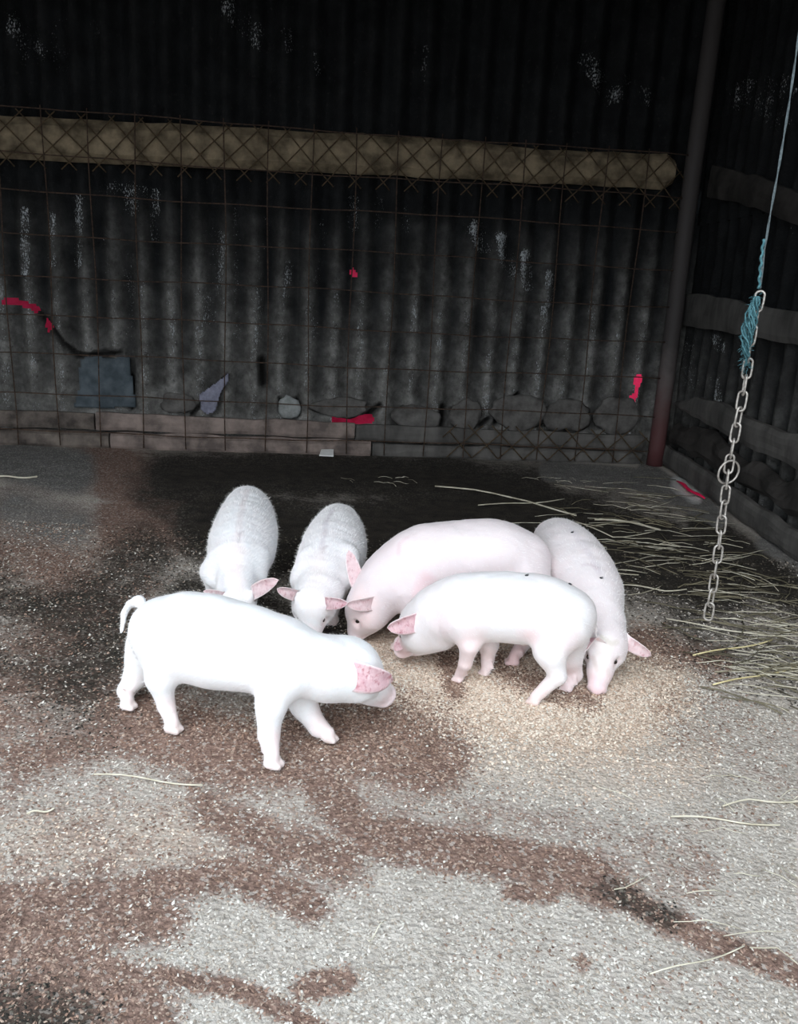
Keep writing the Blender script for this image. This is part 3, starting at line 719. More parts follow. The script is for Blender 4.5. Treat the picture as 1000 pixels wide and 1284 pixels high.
def ear(parent, base, tip, wv_, W, n, cup, bow, matin, label, curl=0.0, wave=0.0):
    base = np.asarray(base, float); tip = np.asarray(tip, float); n = nrm(n); ax_ = nrm(tip - base)
    wv_ = nrm(np.asarray(wv_) - ax_ * (np.asarray(wv_) @ ax_)); n = nrm(n - ax_ * (n @ ax_)); n = nrm(n - wv_ * (n @ wv_))
    NU, NV = 15, 11; V = []; 
    for side in (1, 0):
        for i in range(NU):
            u = i / (NU - 1)
            wd = W * max(.03, ((1 - u) ** .55) * (.74 + 1.05 * u))
            c0 = base * (1 - u) + tip * u + n * bow * 4 * u * (1 - u) - n * curl * u ** 3 - n * (.034 * max(0, (.30 - u) / .30) ** 2)
            for j in range(NV):
                v = -1 + 2 * j / (NV - 1)
                p = c0 + wv_ * v * wd + n * (cup * v * v * wd + wave * wd * sin(v * 4 + u * 5)) 
                th = .0042 * (1 - .55 * abs(v) ** 3) * (1 - .4 * u)
                V.append(p + n * (th / 2 if side else -th / 2))
    F = []; fm = []
    H_ = NU * NV
    for i in range(NU - 1):
        for j in range(NV - 1):
            a = i * NV + j; F.append((a, a + NV, a + NV + 1, a + 1)); fm.append(0); F.append((H_ + a + 1, H_ + a + NV + 1, H_ + a + NV, H_ + a)); fm.append(1)
    bd = [(0, j) for j in range(NV)] + [(i, NV - 1) for i in range(1, NU)] + [(NU - 1, j) for j in range(NV - 2, -1, -1)] + [(i, 0) for i in range(NU - 2, 0, -1)]
    for k_ in range(len(bd)):
        a = bd[k_][0] * NV + bd[k_][1]; b = bd[(k_ + 1) % len(bd)]; b = b[0] * NV + b[1]
        F.append((a, b, H_ + b, H_ + a)); fm.append(1)
    V = np.array(V); uu = np.tile(np.repeat(np.arange(NU) / (NU - 1), NV), 2); vv = np.tile(np.linspace(-1, 1, NV), 2 * NU)
    fd = np.clip((uu + .18 * noise1(vv * 3 + 5, int(abs(tip[0]) * 97)) - .12) / .28, 0, 1) * np.clip((1.06 - np.abs(vv)) / .2, .35, 1)
    o = mesh_obj('ear', V, F, None, parent, smooth=True, mats=[matin, M['earout']], fmat=fm, cols=np.stack([fd, fd, fd], 1))
    return tag(o, label)
PIGM = {}
def spline(sp, m):
    Q = [np.append(p, r) for p, r in sp]; Q = [2 * Q[0] - Q[1]] + Q + [2 * Q[-1] - Q[-2]]; out = []
    for i in range(1, len(Q) - 2):
        for t in np.arange(m) / m:
            a, b, c, d = Q[i - 1], Q[i], Q[i + 1], Q[i + 2]
            out.append(.5 * (2 * b + (c - a) * t + (2 * a - 5 * b + 4 * c - d) * t * t + (3 * b - a - 3 * c + d) * t ** 3))
    out.append(Q[-2]); return [(q[:3], q[3]) for q in out]
def E_(*a, curl=0.0, wave=0.0): return (*a, curl, wave)
def make_pig(key, ears, loc, spine, legs, head, base, paints, label, tail=None, extra=(), bristle=5000, hair_len=.010):
    root = empty('pig', loc); tag(root, label, 'pig', 'young pigs feeding together on the floor')
    sp = [(np.asarray(p, float), r) for p, r in spine]
    sd_ = spline(sp, 5)
    G = [('add', .004, .02, [rc(sd_[i][0], sd_[i][1], sd_[i + 1][0], sd_[i + 1][1]) for i in range(len(sd_) - 1)])]
    hg, (a, u, sd, L), eyes = head_groups(*head)
    G = G + [('add', .02, .035, [rc(sp[-1][0], sp[-1][1], head[0], head[1] * .95)])]
    G += [g for g in hg if g[0] == 'add']
    G += list(extra)
    for l in legs: G += leg(*l)
    for (b_, t_, w_, W_, *rest) in ears:
        w_ = nrm(w_); inn = nrm(head[0] - b_)
        for k_ in (-.42, .42): G.append(('add', .006, .014, [rc(b_ + inn * .025 + w_ * W_ * k_ * .8, W_ * .42, b_ + (t_ - b_) * .16 + w_ * W_ * k_, W_ * .20)]))
    if tail: G.append(('add', .004, .010, [rc(tail[i][0], tail[i][1], tail[i + 1][0], tail[i + 1][1]) for i in range(len(tail) - 1)]))
    G += [g for g in hg if g[0] == 'sub']
    S, lo, h = field(G); V, F = surface_nets(S, lo, h)
    V[:, 2] = np.maximum(V[:, 2], -.002)
    vn = np.zeros_like(V); fn = np.cross(V[F[:, 2]] - V[F[:, 0]], V[F[:, 3]] - V[F[:, 1]])
    for j_ in range(4): np.add.at(vn, F[:, j_], fn)
    vn /= np.linalg.norm(vn, axis=1)[:, None] + 1e-12
    und = (fbm(V[:, 0] * 22 + V[:, 2] * 9, V[:, 1] * 22 + V[:, 2] * 15, 21, 3) - .5) * .006
    V = V + vn * (und * np.clip((V[:, 2] - .04) / .06, 0, 1) * np.clip(np.linalg.norm(V - head[2], axis=1) / .06 - .6, 0, 1))[:, None]
    C_ = np.tile(np.array(base, float), (len(V), 1))
    nz_ = fbm(V[:, 0] * 30 + 3, V[:, 1] * 30 + V[:, 2] * 25, 12)
    tip = head[2]
    auto = [([tip - a * .03, tip + a * .01], .030, (.84, .58, .58), .6)] + [([e], .014, (.80, .58, .56), .5) for e in eyes]
    for l in legs:
        f_ = np.asarray(l[0][-1]); auto.append(([f_, f_ + np.array([0, 0, .05])], .035, (.82, .60, .57), .5)); auto.append(([f_ + nrm([l[2][0], l[2][1], 0]) * .008], .022, (.45, .33, .26), .55))
    VX, VY = to_px(V)
    for pts, r, c, k_ in auto + list(paints):  # skin colours, plus shade painted into folds and creases
        if len(pts[0]) == 2:               # points sighted on the skin: find where they lie on the surface
            q = []
            for (x, y) in pts:
                e = np.hypot(VX - x, VY - y); c_ = np.where(e < max(4, e.min() + .5))[0]; q.append(V[c_[np.argmin(V[c_, 1])]])
            pts = q
        pts = [np.asarray(p, float) for p in pts]; dd = np.full(len(V), 1e9)
        if len(pts) == 1: dd = np.linalg.norm(V - pts[0], axis=1)
        for p, q in zip(pts[:-1], pts[1:]):
            e = q - p; t = np.clip(((V - p) @ e) / (e @ e + 1e-12), 0, 1); dd = np.minimum(dd, np.linalg.norm(V - p - t[:, None] * e, axis=1))
        w = np.clip(1.5 - dd / r + (nz_ - .5) * .8, 0, 1)[:, None] * k_; C_ = C_ * (1 - w) + np.array(c) * w
    body = fast_mesh('body', V, F, M['skin'], root, cols=C_, smooth=True)
    for e in eyes:
        V_, F_ = [], []
        for i in range(7):
            for j in range(10):
                th, ph = pi * i / 6, 2 * pi * j / 10; V_.append(e + .0075 * np.array([sin(th) * cos(ph), sin(th) * sin(ph), cos(th)]))
        for i in range(6):
            for j in range(10): F_.append((i * 10 + j, (i + 1) * 10 + j, (i + 1) * 10 + (j + 1) % 10, i * 10 + (j + 1) % 10))
        mesh_obj('eye', V_, F_, M['eye'], root, smooth=True)
    # short bristles lying back along the body
    fc = F[rng.integers(0, len(F), bristle)]; wts = rng.dirichlet((1, 1, 1, 1), bristle)
    pos = (V[fc] * wts[:, :, None]).sum(1); nn = np.cross(V[fc[:, 2]] - V[fc[:, 0]], V[fc[:, 3]] - V[fc[:, 1]]); nn /= np.linalg.norm(nn, axis=1)[:, None] + 1e-12
    tipn = np.linalg.norm(pos - tip, axis=1) > .06; pos, nn = pos[tipn], nn[tipn]
    back = nrm(sp[0][0] - sp[-1][0]) + np.array([0, 0, -.5])
    t = back - nn * (nn @ back)[:, None]; t /= np.linalg.norm(t, axis=1)[:, None] + 1e-9; t += rng.normal(0, .25, t.shape)
    dr = t * .85 + nn * .38; s_ = np.cross(dr, nn); s_ /= np.linalg.norm(s_, axis=1)[:, None] + 1e-9
    ln = hair_len * rng.uniform(.6, 1.3, (len(pos), 1)); wd = .00035
    HV = np.concatenate([pos - nn * .001 - s_ * wd, pos - nn * .001 + s_ * wd, pos + dr * ln]); m_ = len(pos); q = np.arange(m_)
    hr = fast_mesh('bristles', HV, np.stack([q, q + m_, q + 2 * m_], 1), M['hair'], root); tag(hr, kind='stuff')
    for e_ in ears: ear(root, *e_)
    PIGM[key] = (root, V, F)
    return root, (a, u, sd, L)
def PX(px, py, Y, r): p = at(px, py, Y); return (p, rm(r, p))
def PR(px, py, Y): return at(px, py, Y)
WHITE = (.86, .86, .865); PINKW = (.76, .70, .705); PINK = (.74, .655, .665)
DP = (.80, .52, .52)

# --- A: the white pig in front
A_sp = [PX(203, 792, 1.79, 42), PX(236, 797, 1.76, 54), PX(275, 806, 1.73, 57), PX(315, 814, 1.70, 53), PX(352, 824, 1.67, 50), PX(385, 832, 1.66, 40), PX(412, 838, 1.68, 37)]
A_h = (PR(438, 838, 1.70), .064, PR(482, 872, 1.77), .030)
fnA = fl(341, 962); fhA = fl(216, 918); ffA = fl(412, 930); fgA = fl(160, 889)
dA = nrm([.34, -.14, 0]); 
A_legs = [([PR(205, 818, 1.72), PR(201, 850, 1.70), PR(208, 884, 1.70), fhA], [.062, .034, .019, .017], dA),
          ([PR(186, 812, 1.84), PR(172, 845, 1.84), PR(158, 866, 1.82), fgA], [.056, .032, .020, .016], (-.0 + dA[0], dA[1])),
          ([PR(352, 846, 1.62), PR(340, 884, 1.595), PR(337, 922, 1.585), fnA], [.056, .033, .022, .0175], dA),
          ([PR(370, 850, 1.72), PR(380, 884, 1.71), PR(399, 912, 1.69), ffA], [.048, .030, .021, .015], dA)]
A_tail = [(PR(174, 754, 1.83), .015), (PR(163, 757, 1.85), .009), (PR(156, 768, 1.85), .0075), (PR(152, 793, 1.85), .0055)]
A_ears = [E_(PR(420, 836, 1.650), PR(493, 854, 1.665), (-.2, 0, 1), .040, (0, -1, .15), .10, .024, M['earred'], 'pink veined inner ear folded forward', curl=.006, wave=.05),
          E_(PR(444, 822, 1.76), PR(472, 848, 1.86), (0, 1, .3), .028, (.2, .3, 1), .12, .004, M['earout'], None)]
rA, fr = make_pig('A', A_ears, (-.35, 1.68, 0), A_sp, A_legs, A_h, WHITE, [([PR(350, 868, 1.6), PR(300, 868, 1.62)], .03, PINKW, .4), ([PR(478, 870, 1.74), PR(488, 872, 1.76)], .03, (.85, .62, .62), .6)],
             'large white pig in front, side on, with its ear over its face', A_tail, bristle=9000,
             extra=[('add', .01, .03, [rc(PR(230, 770, 1.74), .045, PR(300, 785, 1.70), .04)])])

# --- E: small pig facing left in the middle
E_sp = [PX(712, 772, 1.96, 36), PX(680, 765, 1.97, 44), PX(640, 761, 1.99, 44), PX(600, 761, 2.01, 43), PX(572, 763, 2.03, 40), PX(548, 772, 2.05, 33)]
E_h = (PR(530, 785, 2.06), .058, PR(502, 817, 2.10), .022)
dE = nrm([-.25, .10, 0])
E_legs = [([PR(583, 785, 1.98), PR(588, 808, 1.96), PR(583, 832, 1.975), fl(575, 856)], [.050, .026, .0165, .0145], dE),
          ([PR(606, 786, 2.07), PR(612, 808, 2.07), PR(611, 828, 2.07), fl(608, 848)], [.045, .026, .0165, .0145], dE),
          ([PR(702, 788, 1.93), PR(690, 818, 1.90), PR(699, 848, 1.89), fl(670, 884)], [.066, .040, .021, .0155], dE),
          ([PR(714, 800, 2.00), PR(713, 824, 2.00), PR(720, 846, 2.01), fl(711, 868)], [.052, .034, .020, .0155], dE)]
E_tail = [(PR(741, 778, 1.97), .008), (PR(747, 786, 1.97), .005), (PR(747, 800, 1.97), .004)]
E_ears = [E_(PR(536, 774, 2.02), PR(485, 787, 1.99), (0, 0, 1), .031, (0, -1, .1), .25, .010, M['earred'], 'pink veined near ear, cupped open', curl=.0, wave=.06),
          E_(PR(512, 793, 2.07), PR(495, 816, 2.06), (1, 0, .5), .018, (-.5, -.9, 0), .2, .004, M['earred'], 'dark pink far ear', wave=.08)]
rE, fr = make_pig('E', E_ears, (.3, 1.99, 0), E_sp, E_legs, E_h, (.78, .735, .735), [([PR(600, 740, 1.95), PR(690, 745, 1.9)], .09, (.82, .83, .84), .6), ([PR(700, 790, 1.86), PR(705, 820, 1.86)], .06, (.84, .83, .83), .5), ([PR(590, 806, 1.95), PR(577, 850, 1.98)], .03, (.86, .66, .65), .5), ([(548, 762), (552, 790)], .03, (.78, .64, .65), .5), ([(590, 800), (584, 830), (575, 850)], .03, (.78, .62, .62), .45), ([(611, 810), (609, 840)], .03, (.78, .64, .64), .45), ([(716, 800), (712, 860)], .03, (.76, .60, .61), .5), ([(664, 800)], .03, (.74, .5, .5), .5),
             ([PR(660, 803, 2.0)], .03, (.84, .55, .54), .6), ([PR(505, 812, 2.06)], .03, (.75, .45, .47), .6)],
             'small pinkish pig facing left, nearest of the right hand group', E_tail, bristle=5000, extra=[('add', .01, .02, [rc(PR(664, 800, 1.99), .014, PR(656, 804, 1.99), .012)]), ('add', .01, .025, [rc(PR(552, 796, 2.04), .042, PR(524, 803, 2.065), .034)])])

# --- D: large pinkish pig behind E, facing left
D_sp = [PX(652, 703, 2.30, 38), PX(620, 698, 2.30, 46), PX(575, 700, 2.30, 47), PX(535, 706, 2.29, 47), PX(505, 718, 2.28, 42), PX(482, 735, 2.26, 33)]
D_h = (PR(462, 762, 2.24), .062, PR(446, 794, 2.24), .027)
dD = nrm([-1, -.05, 0])
D_legs = [([PR(520, 745, 2.22), PR(520, 775, 2.2), PR(516, 800, 2.2), (.02, 2.19, 0)], [.055, .030, .02, .017], dD),
          ([PR(540, 745, 2.36), PR(545, 770, 2.36), PR(540, 785, 2.36), (.06, 2.36, 0)], [.050, .030, .02, .017], dD),
          ([PR(662, 730, 2.24), PR(660, 765, 2.2), PR(661, 800, 2.18), fl(643, 834)], [.065, .042, .024, .017], dD),
          ([PR(660, 730, 2.38), PR(655, 760, 2.38), PR(665, 780, 2.38), (.39, 2.39, 0)], [.06, .038, .022, .017], dD)]
D_ears = [E_(PR(476, 753, 2.205), PR(434, 758, 2.15), (0, 0, 1), .024, (0, -1, .2), .3, .012, M['earin'], 'pink near ear drooping forward', curl=.004, wave=.05),
          E_(PR(452, 745, 2.25), PR(437, 690, 2.27), (1, 0, 0), .024, (.3, -1, 0), .25, .006, M['earin'], 'pink far ear pricked up')]
rD, fr = make_pig('D', D_ears, (.2, 2.3, 0), D_sp, D_legs, D_h, PINK, [([PR(450, 760, 2.15), PR(446, 785, 2.15)], .05, (.86, .64, .62), .6), ([PR(655, 805, 2.1), PR(645, 830, 2.1)], .04, (.85, .58, .58), .7), ([(540, 728), (528, 740)], .02, (.80, .55, .58), .55), ([(510, 670), (500, 678), (497, 690)], .007, (.66, .50, .52), .5), ([(455, 775), (440, 790)], .02, (.82, .62, .62), .4), ([PR(540, 660, 2.2), PR(660, 670, 2.2)], .07, (.78, .72, .72), .5)],
             'long pale pink pig with arched back, behind the small left facing pig', None, bristle=5000,
             extra=[('add', .01, .03, [rc(PR(512, 690, 2.26), .045, PR(530, 683, 2.28), .045)])])

# --- F: pig on the right facing the camera
F_sp = [PX(699, 682, 2.55, 33), PX(711, 698, 2.44, 41), PX(725, 718, 2.34, 43), PX(740, 742, 2.24, 40), PX(748, 762, 2.17, 32), PX(756, 785, 2.11, 24)]
F_h = (PR(758, 806, 2.065), .053, PR(748, 864, 1.98), .0245)
dF = nrm([.05, -1, 0])
F_legs = [([PR(735, 760, 2.25), PR(733, 790, 2.24), PR(735, 815, 2.22), (.52, 2.20, 0)], [.05, .03, .02, .016], dF),
          ([PR(760, 755, 2.28), PR(755, 785, 2.28), PR(755, 800, 2.27), (.585, 2.25, 0)], [.048, .03, .02, .016], dF),
          ([PR(680, 715, 2.5), PR(685, 745, 2.5), PR(690, 760, 2.54), (.45, 2.52, 0)], [.05, .035, .022, .016], dF),
          ([PR(722, 715, 2.53), PR(728, 745, 2.53), PR(732, 755, 2.57), (.58, 2.56, 0)], [.05, .035, .022, .016], dF)]
F_ears = [E_(PR(748, 796, 2.02), PR(733, 817, 1.97), (1, 0, .7), .019, (-.3, -1, 0), .25, .004, M['earred'], 'short pink ear partly hidden', wave=.05),
          E_(PR(774, 796, 2.06), PR(816, 822, 2.05), (.3, -.2, 1), .022, (0, -1, .4), .25, .006, M['earin'], 'pink ear sticking out to the side', wave=.06)]
rF, fr = make_pig('F', F_ears, (.53, 2.3, 0), F_sp, F_legs, F_h, PINKW, [([(748, 850), (748, 868)], .026, (.76, .55, .58), .6), ([(757, 800), (752, 835)], .02, (.82, .80, .76), .5), ([(703, 650), (722, 668), (742, 695), (752, 715)], .010, (.68, .62, .66), .45), ([(728, 706), (740, 704), (752, 712)], .007, (.64, .54, .57), .5), ([(755, 795), (765, 804), (776, 803)], .007, (.56, .52, .44), .6), ([(740, 822), (746, 838)], .006, (.6, .5, .46), .5), ([(766, 845), (763, 838)], .006, (.6, .5, .46), .4)],
             'pinkish pig at the right facing the camera, snout to the floor', None, bristle=5000,
             extra=[('add', .01, .03, [rc(PR(735, 712, 2.30), .055, PR(744, 730, 2.26), .05)])])

# --- B: far left pig facing the camera
B_sp = [PX(310, 636, 2.78, 27), PX(309, 656, 2.66, 37), PX(304, 684, 2.50, 42), PX(299, 706, 2.38, 36), PX(298, 722, 2.31, 27), PX(298, 738, 2.26, 21)]
B_h = (PR(298, 757, 2.215), .045, PR(302, 795, 2.19), .022)
dB = nrm([.06, -1, 0])
def legs_under(xy_list, d, rads=(.042, .028, .019, .016), top=.14):
    L_ = []
    for (x, y, hind) in xy_list:
        o = .02 if hind else -.005
        L_.append(([(x, y, top), (x, y - (.02 if hind else -.01), .10), (x, y + o, .055), (x, y, 0)], list(rads), d))
    return L_
B_legs = legs_under([(-.542, 2.36, 0), (-.46, 2.36, 0), (-.56, 2.66, 1), (-.475, 2.66, 1)], dB)
STR = (.70, .60, .60)
B_ears = [E_(PR(310, 748, 2.205), PR(349, 727, 2.15), (.3, 0, 1), .024, (0, -1, .35), .35, .004, M['earin'], 'pink ear sticking out, curled at the edge', curl=.0, wave=.12),
          E_(PR(286, 748, 2.20), PR(255, 741, 2.17), (.1, 0, 1), .016, (0, -1, .8), .3, .004, M['earin'], 'pink ear showing above the front pig')]
rB, fr = make_pig('B', B_ears, (-.51, 2.5, 0), B_sp, B_legs, B_h, (.84, .835, .85), [([(311, 610), (305, 626), (301, 645), (298, 668)], .010, STR, .45), ([(298, 668), (294, 700), (296, 735)], .018, (.84, .74, .74), .5), ([(276, 722), (280, 738)], .010, (.66, .66, .70), .5), ([(322, 722), (318, 738)], .010, (.66, .66, .70), .5), ([PR(298, 690, 2.3), PR(298, 740, 2.15)], .03, (.88, .76, .74), .5), ([(307, 663), (302, 667), (300, 676)], .005, (.5, .45, .47), .6)],  # grey strokes beside the neck are painted shoulder shadows
             'far left pig facing the camera, its head hidden behind the front pig', None, bristle=8000, hair_len=.014,
             extra=[('add', .01, .02, [rc(PR(303, 664, 2.46), .03, PR(300, 690, 2.36), .035)]), ('add', .01, .022, [rc(PR(276, 702, 2.36), .036, PR(272, 726, 2.32), .031)]), ('add', .01, .022, [rc(PR(322, 698, 2.38), .036, PR(322, 722, 2.32), .028)])])

# --- C: second pig facing the camera
C_sp = [PX(424, 658, 2.74, 27), PX(421, 676, 2.62, 37), PX(416, 698, 2.48, 42), PX(409, 718, 2.37, 37), PX(402, 735, 2.29, 29), PX(397, 748, 2.25, 26)]
C_h = (PR(393, 757, 2.215), .052, PR(388, 805, 2.17), .024)
dC = nrm([-.1, -1, 0])
C_legs = legs_under([(-.268, 2.33, 0), (-.182, 2.35, 0), (-.25, 2.66, 1), (-.165, 2.66, 1)], dC)
C_ears = [E_(PR(376, 748, 2.19), PR(347, 738, 2.16), (.1, 0, 1), .019, (0, -1, .4), .35, .003, M['earin'], 'pink ear sticking out to the left', wave=.08),
          E_(PR(402, 756, 2.185), PR(436, 756, 2.12), (.1, 0, 1), .021, (0, -1, .4), .3, .005, M['earred'], 'pink ear folded forward', wave=.1)]
rC, fr = make_pig('C', C_ears, (-.21, 2.45, 0), C_sp, C_legs, C_h, (.84, .82, .83), [([(420, 632), (411, 648), (405, 668), (402, 684)], .009, (.58, .52, .56), .55), ([(410, 681), (404, 684), (402, 690)], .005, (.5, .45, .47), .6), ([(400, 690), (396, 730)], .02, (.84, .75, .74), .4), ([PR(398, 720, 2.25), PR(392, 760, 2.15)], .03, (.88, .80, .77), .4), ([PR(385, 768, 2.13), PR(388, 775, 2.12)], .016, (.36, .32, .28), .7)],
             'second pig from the left, facing the camera with a dirt smudge on its face', None, bristle=8000, hair_len=.012,
             extra=[('add', .01, .02, [rc(PR(408, 685, 2.42), .03, PR(402, 712, 2.32), .035)]), ('add', .01, .022, [rc(PR(386, 702, 2.36), .034, PR(381, 724, 2.31), .030)]), ('add', .01, .022, [rc(PR(436, 698, 2.38), .036, PR(438, 722, 2.32), .030)])])

# flies on the pigs' backs
for key, px, py, lb in (('F', 717, 668, 'black fly on the rump of the right hand pig'), ('F', 753, 725, 'black fly on the shoulder of the right hand pig'), ('E', 714, 733, 'black fly on the rump of the small left facing pig'), ('E', 660, 717, 'black fly on the middle of the back of the small left facing pig')):
    root, V, F = PIGM[key]; bvh = BVHTree.FromPolygons([tuple(v) for v in V], [tuple(int(i) for i in f) for f in F])
    d = Vector(ray(px, py)).normalized(); hit = bvh.ray_cast(Vector(CC), d)
    if hit[0] is None: hit = bvh.ray_cast(Vector(CC), Vector(ray(px, py + 5)).normalized())
    if hit[0] is None: continue
    p = np.array(hit[0]); n_ = np.array(hit[1]); n_ = n_ if n_ @ (CC - p) > 0 else -n_
    fly = empty('fly', p); tag(fly, lb, 'fly', 'flies on the pigs')
    t = nrm(np.cross(n_, [0, 1, 0])); c0 = p + n_ * .0015
    tube('abdomen', [c0 - t * .0045, c0 - t * .003, c0, c0 + t * .003, c0 + t * .0045], [.0006, .0022, .0026, .002, .0006], M['flyb'], fly, n=7)
    s_ = np.cross(n_, t)
    for k_ in (1, -1):
        w0 = c0 + n_ * .0022; mesh_obj('wing', [w0, w0 + s_ * k_ * .001 - t * .006, w0 + s_ * k_ * .0035 - t * .005, w0 + s_ * k_ * .002 - t * .001], [(0, 1, 2, 3)], M['flyw'], fly)

# ------------------------------------------------------------------ hanging chain
CHY = 1.6
cp = [(1003, 30), (989, 130), (976, 210), (965, 270), (957, 320), (953, 362)]
top = at(1003, 30, CHY); 
chain = empty('hanging_chain', at(887, 785, CHY)); tag(chain, 'steel chain hanging on a rope at the right, with teal twine and a ring', 'chain')
rpts = [np.array([top[0] + .01, CHY, 2.62])] + [at(x, y, CHY) for x, y in cp]
def dense(pts, n):
    pts = np.array(pts); s_ = np.concatenate([[0], np.cumsum(np.linalg.norm(np.diff(pts, axis=0), axis=1))]); q = np.linspace(0, s_[-1], n)
    return np.stack([np.interp(q, s_, pts[:, i]) for i in range(3)], 1)
rd = dense(rpts, 90)
# two twisted strands
V, F = [], []
for k_ in (0, 1):
    hp = [p + .0011 * np.array([cos(i * .9 + k_ * pi), sin(i * .9 + k_ * pi), 0]) for i, p in enumerate(rd)]
    v, f = tube_geo(hp, .0013, 5); b0 = len(V); V += v; F += [tuple(x + b0 for x in ff) for ff in f]
mesh_obj('rope', V, F, M['rope'], chain, smooth=True)
tw = dense([at(957, 300, CHY), at(953, 335, CHY), at(951, 362, CHY)], 24)
tag(tube('twine', [p + .0015 * np.array([sin(i * 1.3), cos(i * 1.3), 0]) for i, p in enumerate(tw)], .0026, M['teal'], chain, n=6), 'teal twine at the rope end')
# frayed twine wrap beside the chain
fr_p = dense([at(949, 372, CHY - .008), at(942, 392, CHY - .010), at(937, 415, CHY - .012), at(935, 440, CHY - .012), at(935, 462, CHY - .008)], 26)
V, F = [], []
for k_ in range(16):
    ph = rng.uniform(0, 6.28); rad_ = rng.uniform(.003, .0125); en = rng.uniform(.7, 1)
    hp = [p + rad_ * sin(pi * min(1, .12 + i / 26)) * np.array([cos(ph + i * .35), sin(ph + i * .35), 0]) + rng.normal(0, .0008, 3) for i, p in enumerate(fr_p[:int(26 * en)])]
    v, f = tube_geo(hp, .0018, 4); b0 = len(V); V += v; F += [tuple(x + b0 for x in ff) for ff in f]
for k_ in range(220):
    p = fr_p[rng.integers(0, 26)]; d = nrm(rng.normal(0, 1, 3)) ; q0 = p + d * .006; q1 = q0 + d * rng.uniform(.003, .011) + np.array([0, 0, -.004])
    v, f = tube_geo([q0, (q0 + q1) / 2 + rng.normal(0, .001, 3), q1], .0004, 3); b0 = len(V); V += v; F += [tuple(x + b0 for x in ff) for ff in f]
tag(mesh_obj('frayed_twine', V, F, M['teal'], chain, smooth=True), 'frayed teal twine knotted round the upper links')
lk = dense([at(953, 368, CHY), at(947, 395, CHY), at(941, 425, CHY), at(937, 460, CHY), at(930, 500, CHY), at(921, 545, CHY), at(914, 580, CHY), at(911, 605, CHY), at(905, 650, CHY), at(899, 700, CHY), at(892, 745, CHY), at(887, 776, CHY)], 400)
Ltot = np.linalg.norm(np.diff(lk, axis=0), axis=1).sum(); NL = 21
halfL, halfW, wr_ = Ltot / NL * .5 + .0035, .0082, .0022
lme = None
for i in range(NL):
    t = (i + .5) / NL; f = t * 399; j = int(f); c0 = lk[j]; d = nrm(lk[min(j + 8, 399)] - lk[max(j - 8, 0)])
    ang = i * pi / 2 + .5 + .45 * sin(i * 1.1) ; u0 = nrm(np.cross(d, [0, 1, 0])); v0 = np.cross(d, u0); w = u0 * cos(ang) + v0 * sin(ang)
    nrm_ = np.cross(d, w)
    if lme is None:
        pts = []
        for k_ in range(24):
            th = 2 * pi * k_ / 24
            pts.append(np.array([halfW * cos(th), 0, (halfL - halfW) * (1 if sin(th) > 0 else -1) * min(1, abs(sin(th)) * 4) + halfW * sin(th)]))
        v, f_ = tube_geo(pts, wr_, 7, closed=True)
        lme = bpy.data.meshes.new('chain_link'); lme.from_pydata([tuple(x) for x in v], [], f_); lme.materials.append(M['steel']); lme.polygons.foreach_set('use_smooth', np.ones(len(lme.polygons), bool))
    o = bpy.data.objects.new('chain_link', lme); COL.objects.link(o); o.parent = chain
    mm = Matrix(((w[0], nrm_[0], d[0]), (w[1], nrm_[1], d[1]), (w[2], nrm_[2], d[2]))).to_4x4()
    mm.translation = Vector(c0) - chain.location; o.matrix_local = mm
rgc = at(913, 592, CHY); e1 = nrm([1, .35, 0]); e2 = nrm([.05, -.1, 1])
tag(tube('ring', [rgc + .0235 * (e1 * cos(t) + e2 * sin(t)) for t in np.linspace(0, 2 * pi, 28, endpoint=False)], .0021, M['steel'], chain, n=7, closed=True), 'round steel ring threaded through the chain')

# ------------------------------------------------------------------ straw
def straw_pts(px_pts, lift=.006):
    P_ = [fl(x, y, 0) for x, y in px_pts]; d = dense(P_, 9); 
    return [p + np.array([0, 0, max(floor_h(p[0], p[1]), 0) + lift + .004 * sin(i * .8)]) for i, p in enumerate(d)]
for pts, r, mt, lb in [
        ([(545, 611), (600, 617), (665, 630), (722, 648)], .0040, 'straw', 'longest pale straw on the dark floor, behind the pigs'),
        ([(599, 635), (665, 632), (707, 627)], .0028, 'straw', 'thin straw crossing the longest straw behind the pigs'),
        ([(745, 653), (800, 657), (827, 666)], .0045, 'straw', 'bright bent straw on the dark floor right of the pigs'),
        ([(720, 655), (770, 676), (820, 668)], .0025, 'straw', 'curved straw just below the bright bent straw'),
        ([(840, 1027), (905, 1031), (977, 1038)], .0019, 'straw', 'straight pale straw on the light concrete at the right edge'),
        ([(905, 1014), (940, 1006), (1003, 1008)], .0020, 'straw', 'pale bent straw above the straight one at the right edge'),
        ([(118, 974), (180, 979), (254, 988)], .0017, 'straw', 'long straw in front of the big white pig, at the left'),
        ([(34, 1024), (68, 1017)], .0020, 'straw', 'short straw near the left edge of the picture'),
        ([(-4, 599), (22, 600), (47, 599)], .0045, 'straw', 'short bright straw at the far left near the wall'),
        ([(868, 824), (915, 816), (967, 805)], .0026, 'strawgold', 'golden straw below the end of the chain'),
        ([(893, 861), (940, 852), (997, 839)], .0024, 'strawgold', 'lower golden straw near the right edge'),
        ([(814, 1225), (870, 1212), (932, 1190)], .0012, 'straw', 'faint straw across the pale floor at bottom right'),
        ([(690, 712), (740, 715), (800, 723)], .0022, 'straw', 'thin straw beside the right hand pig'),
        ([(780, 735), (830, 742), (860, 741)], .0024, 'straw', 'straw lying right of the right hand pig, left of the chain'),
        ([(835, 778), (900, 792), (1000, 800)], .0022, 'straw', 'straw passing under the end of the chain'),
        ([(480, 1160), (462, 1184)], .0010, 'straw', 'thin upright straw on the pale floor near the bottom middle')]:
    tag(tube('straw_stalk', straw_pts(pts), r, M[mt], None, n=5), lb, 'straw', 'single straws on the floor')
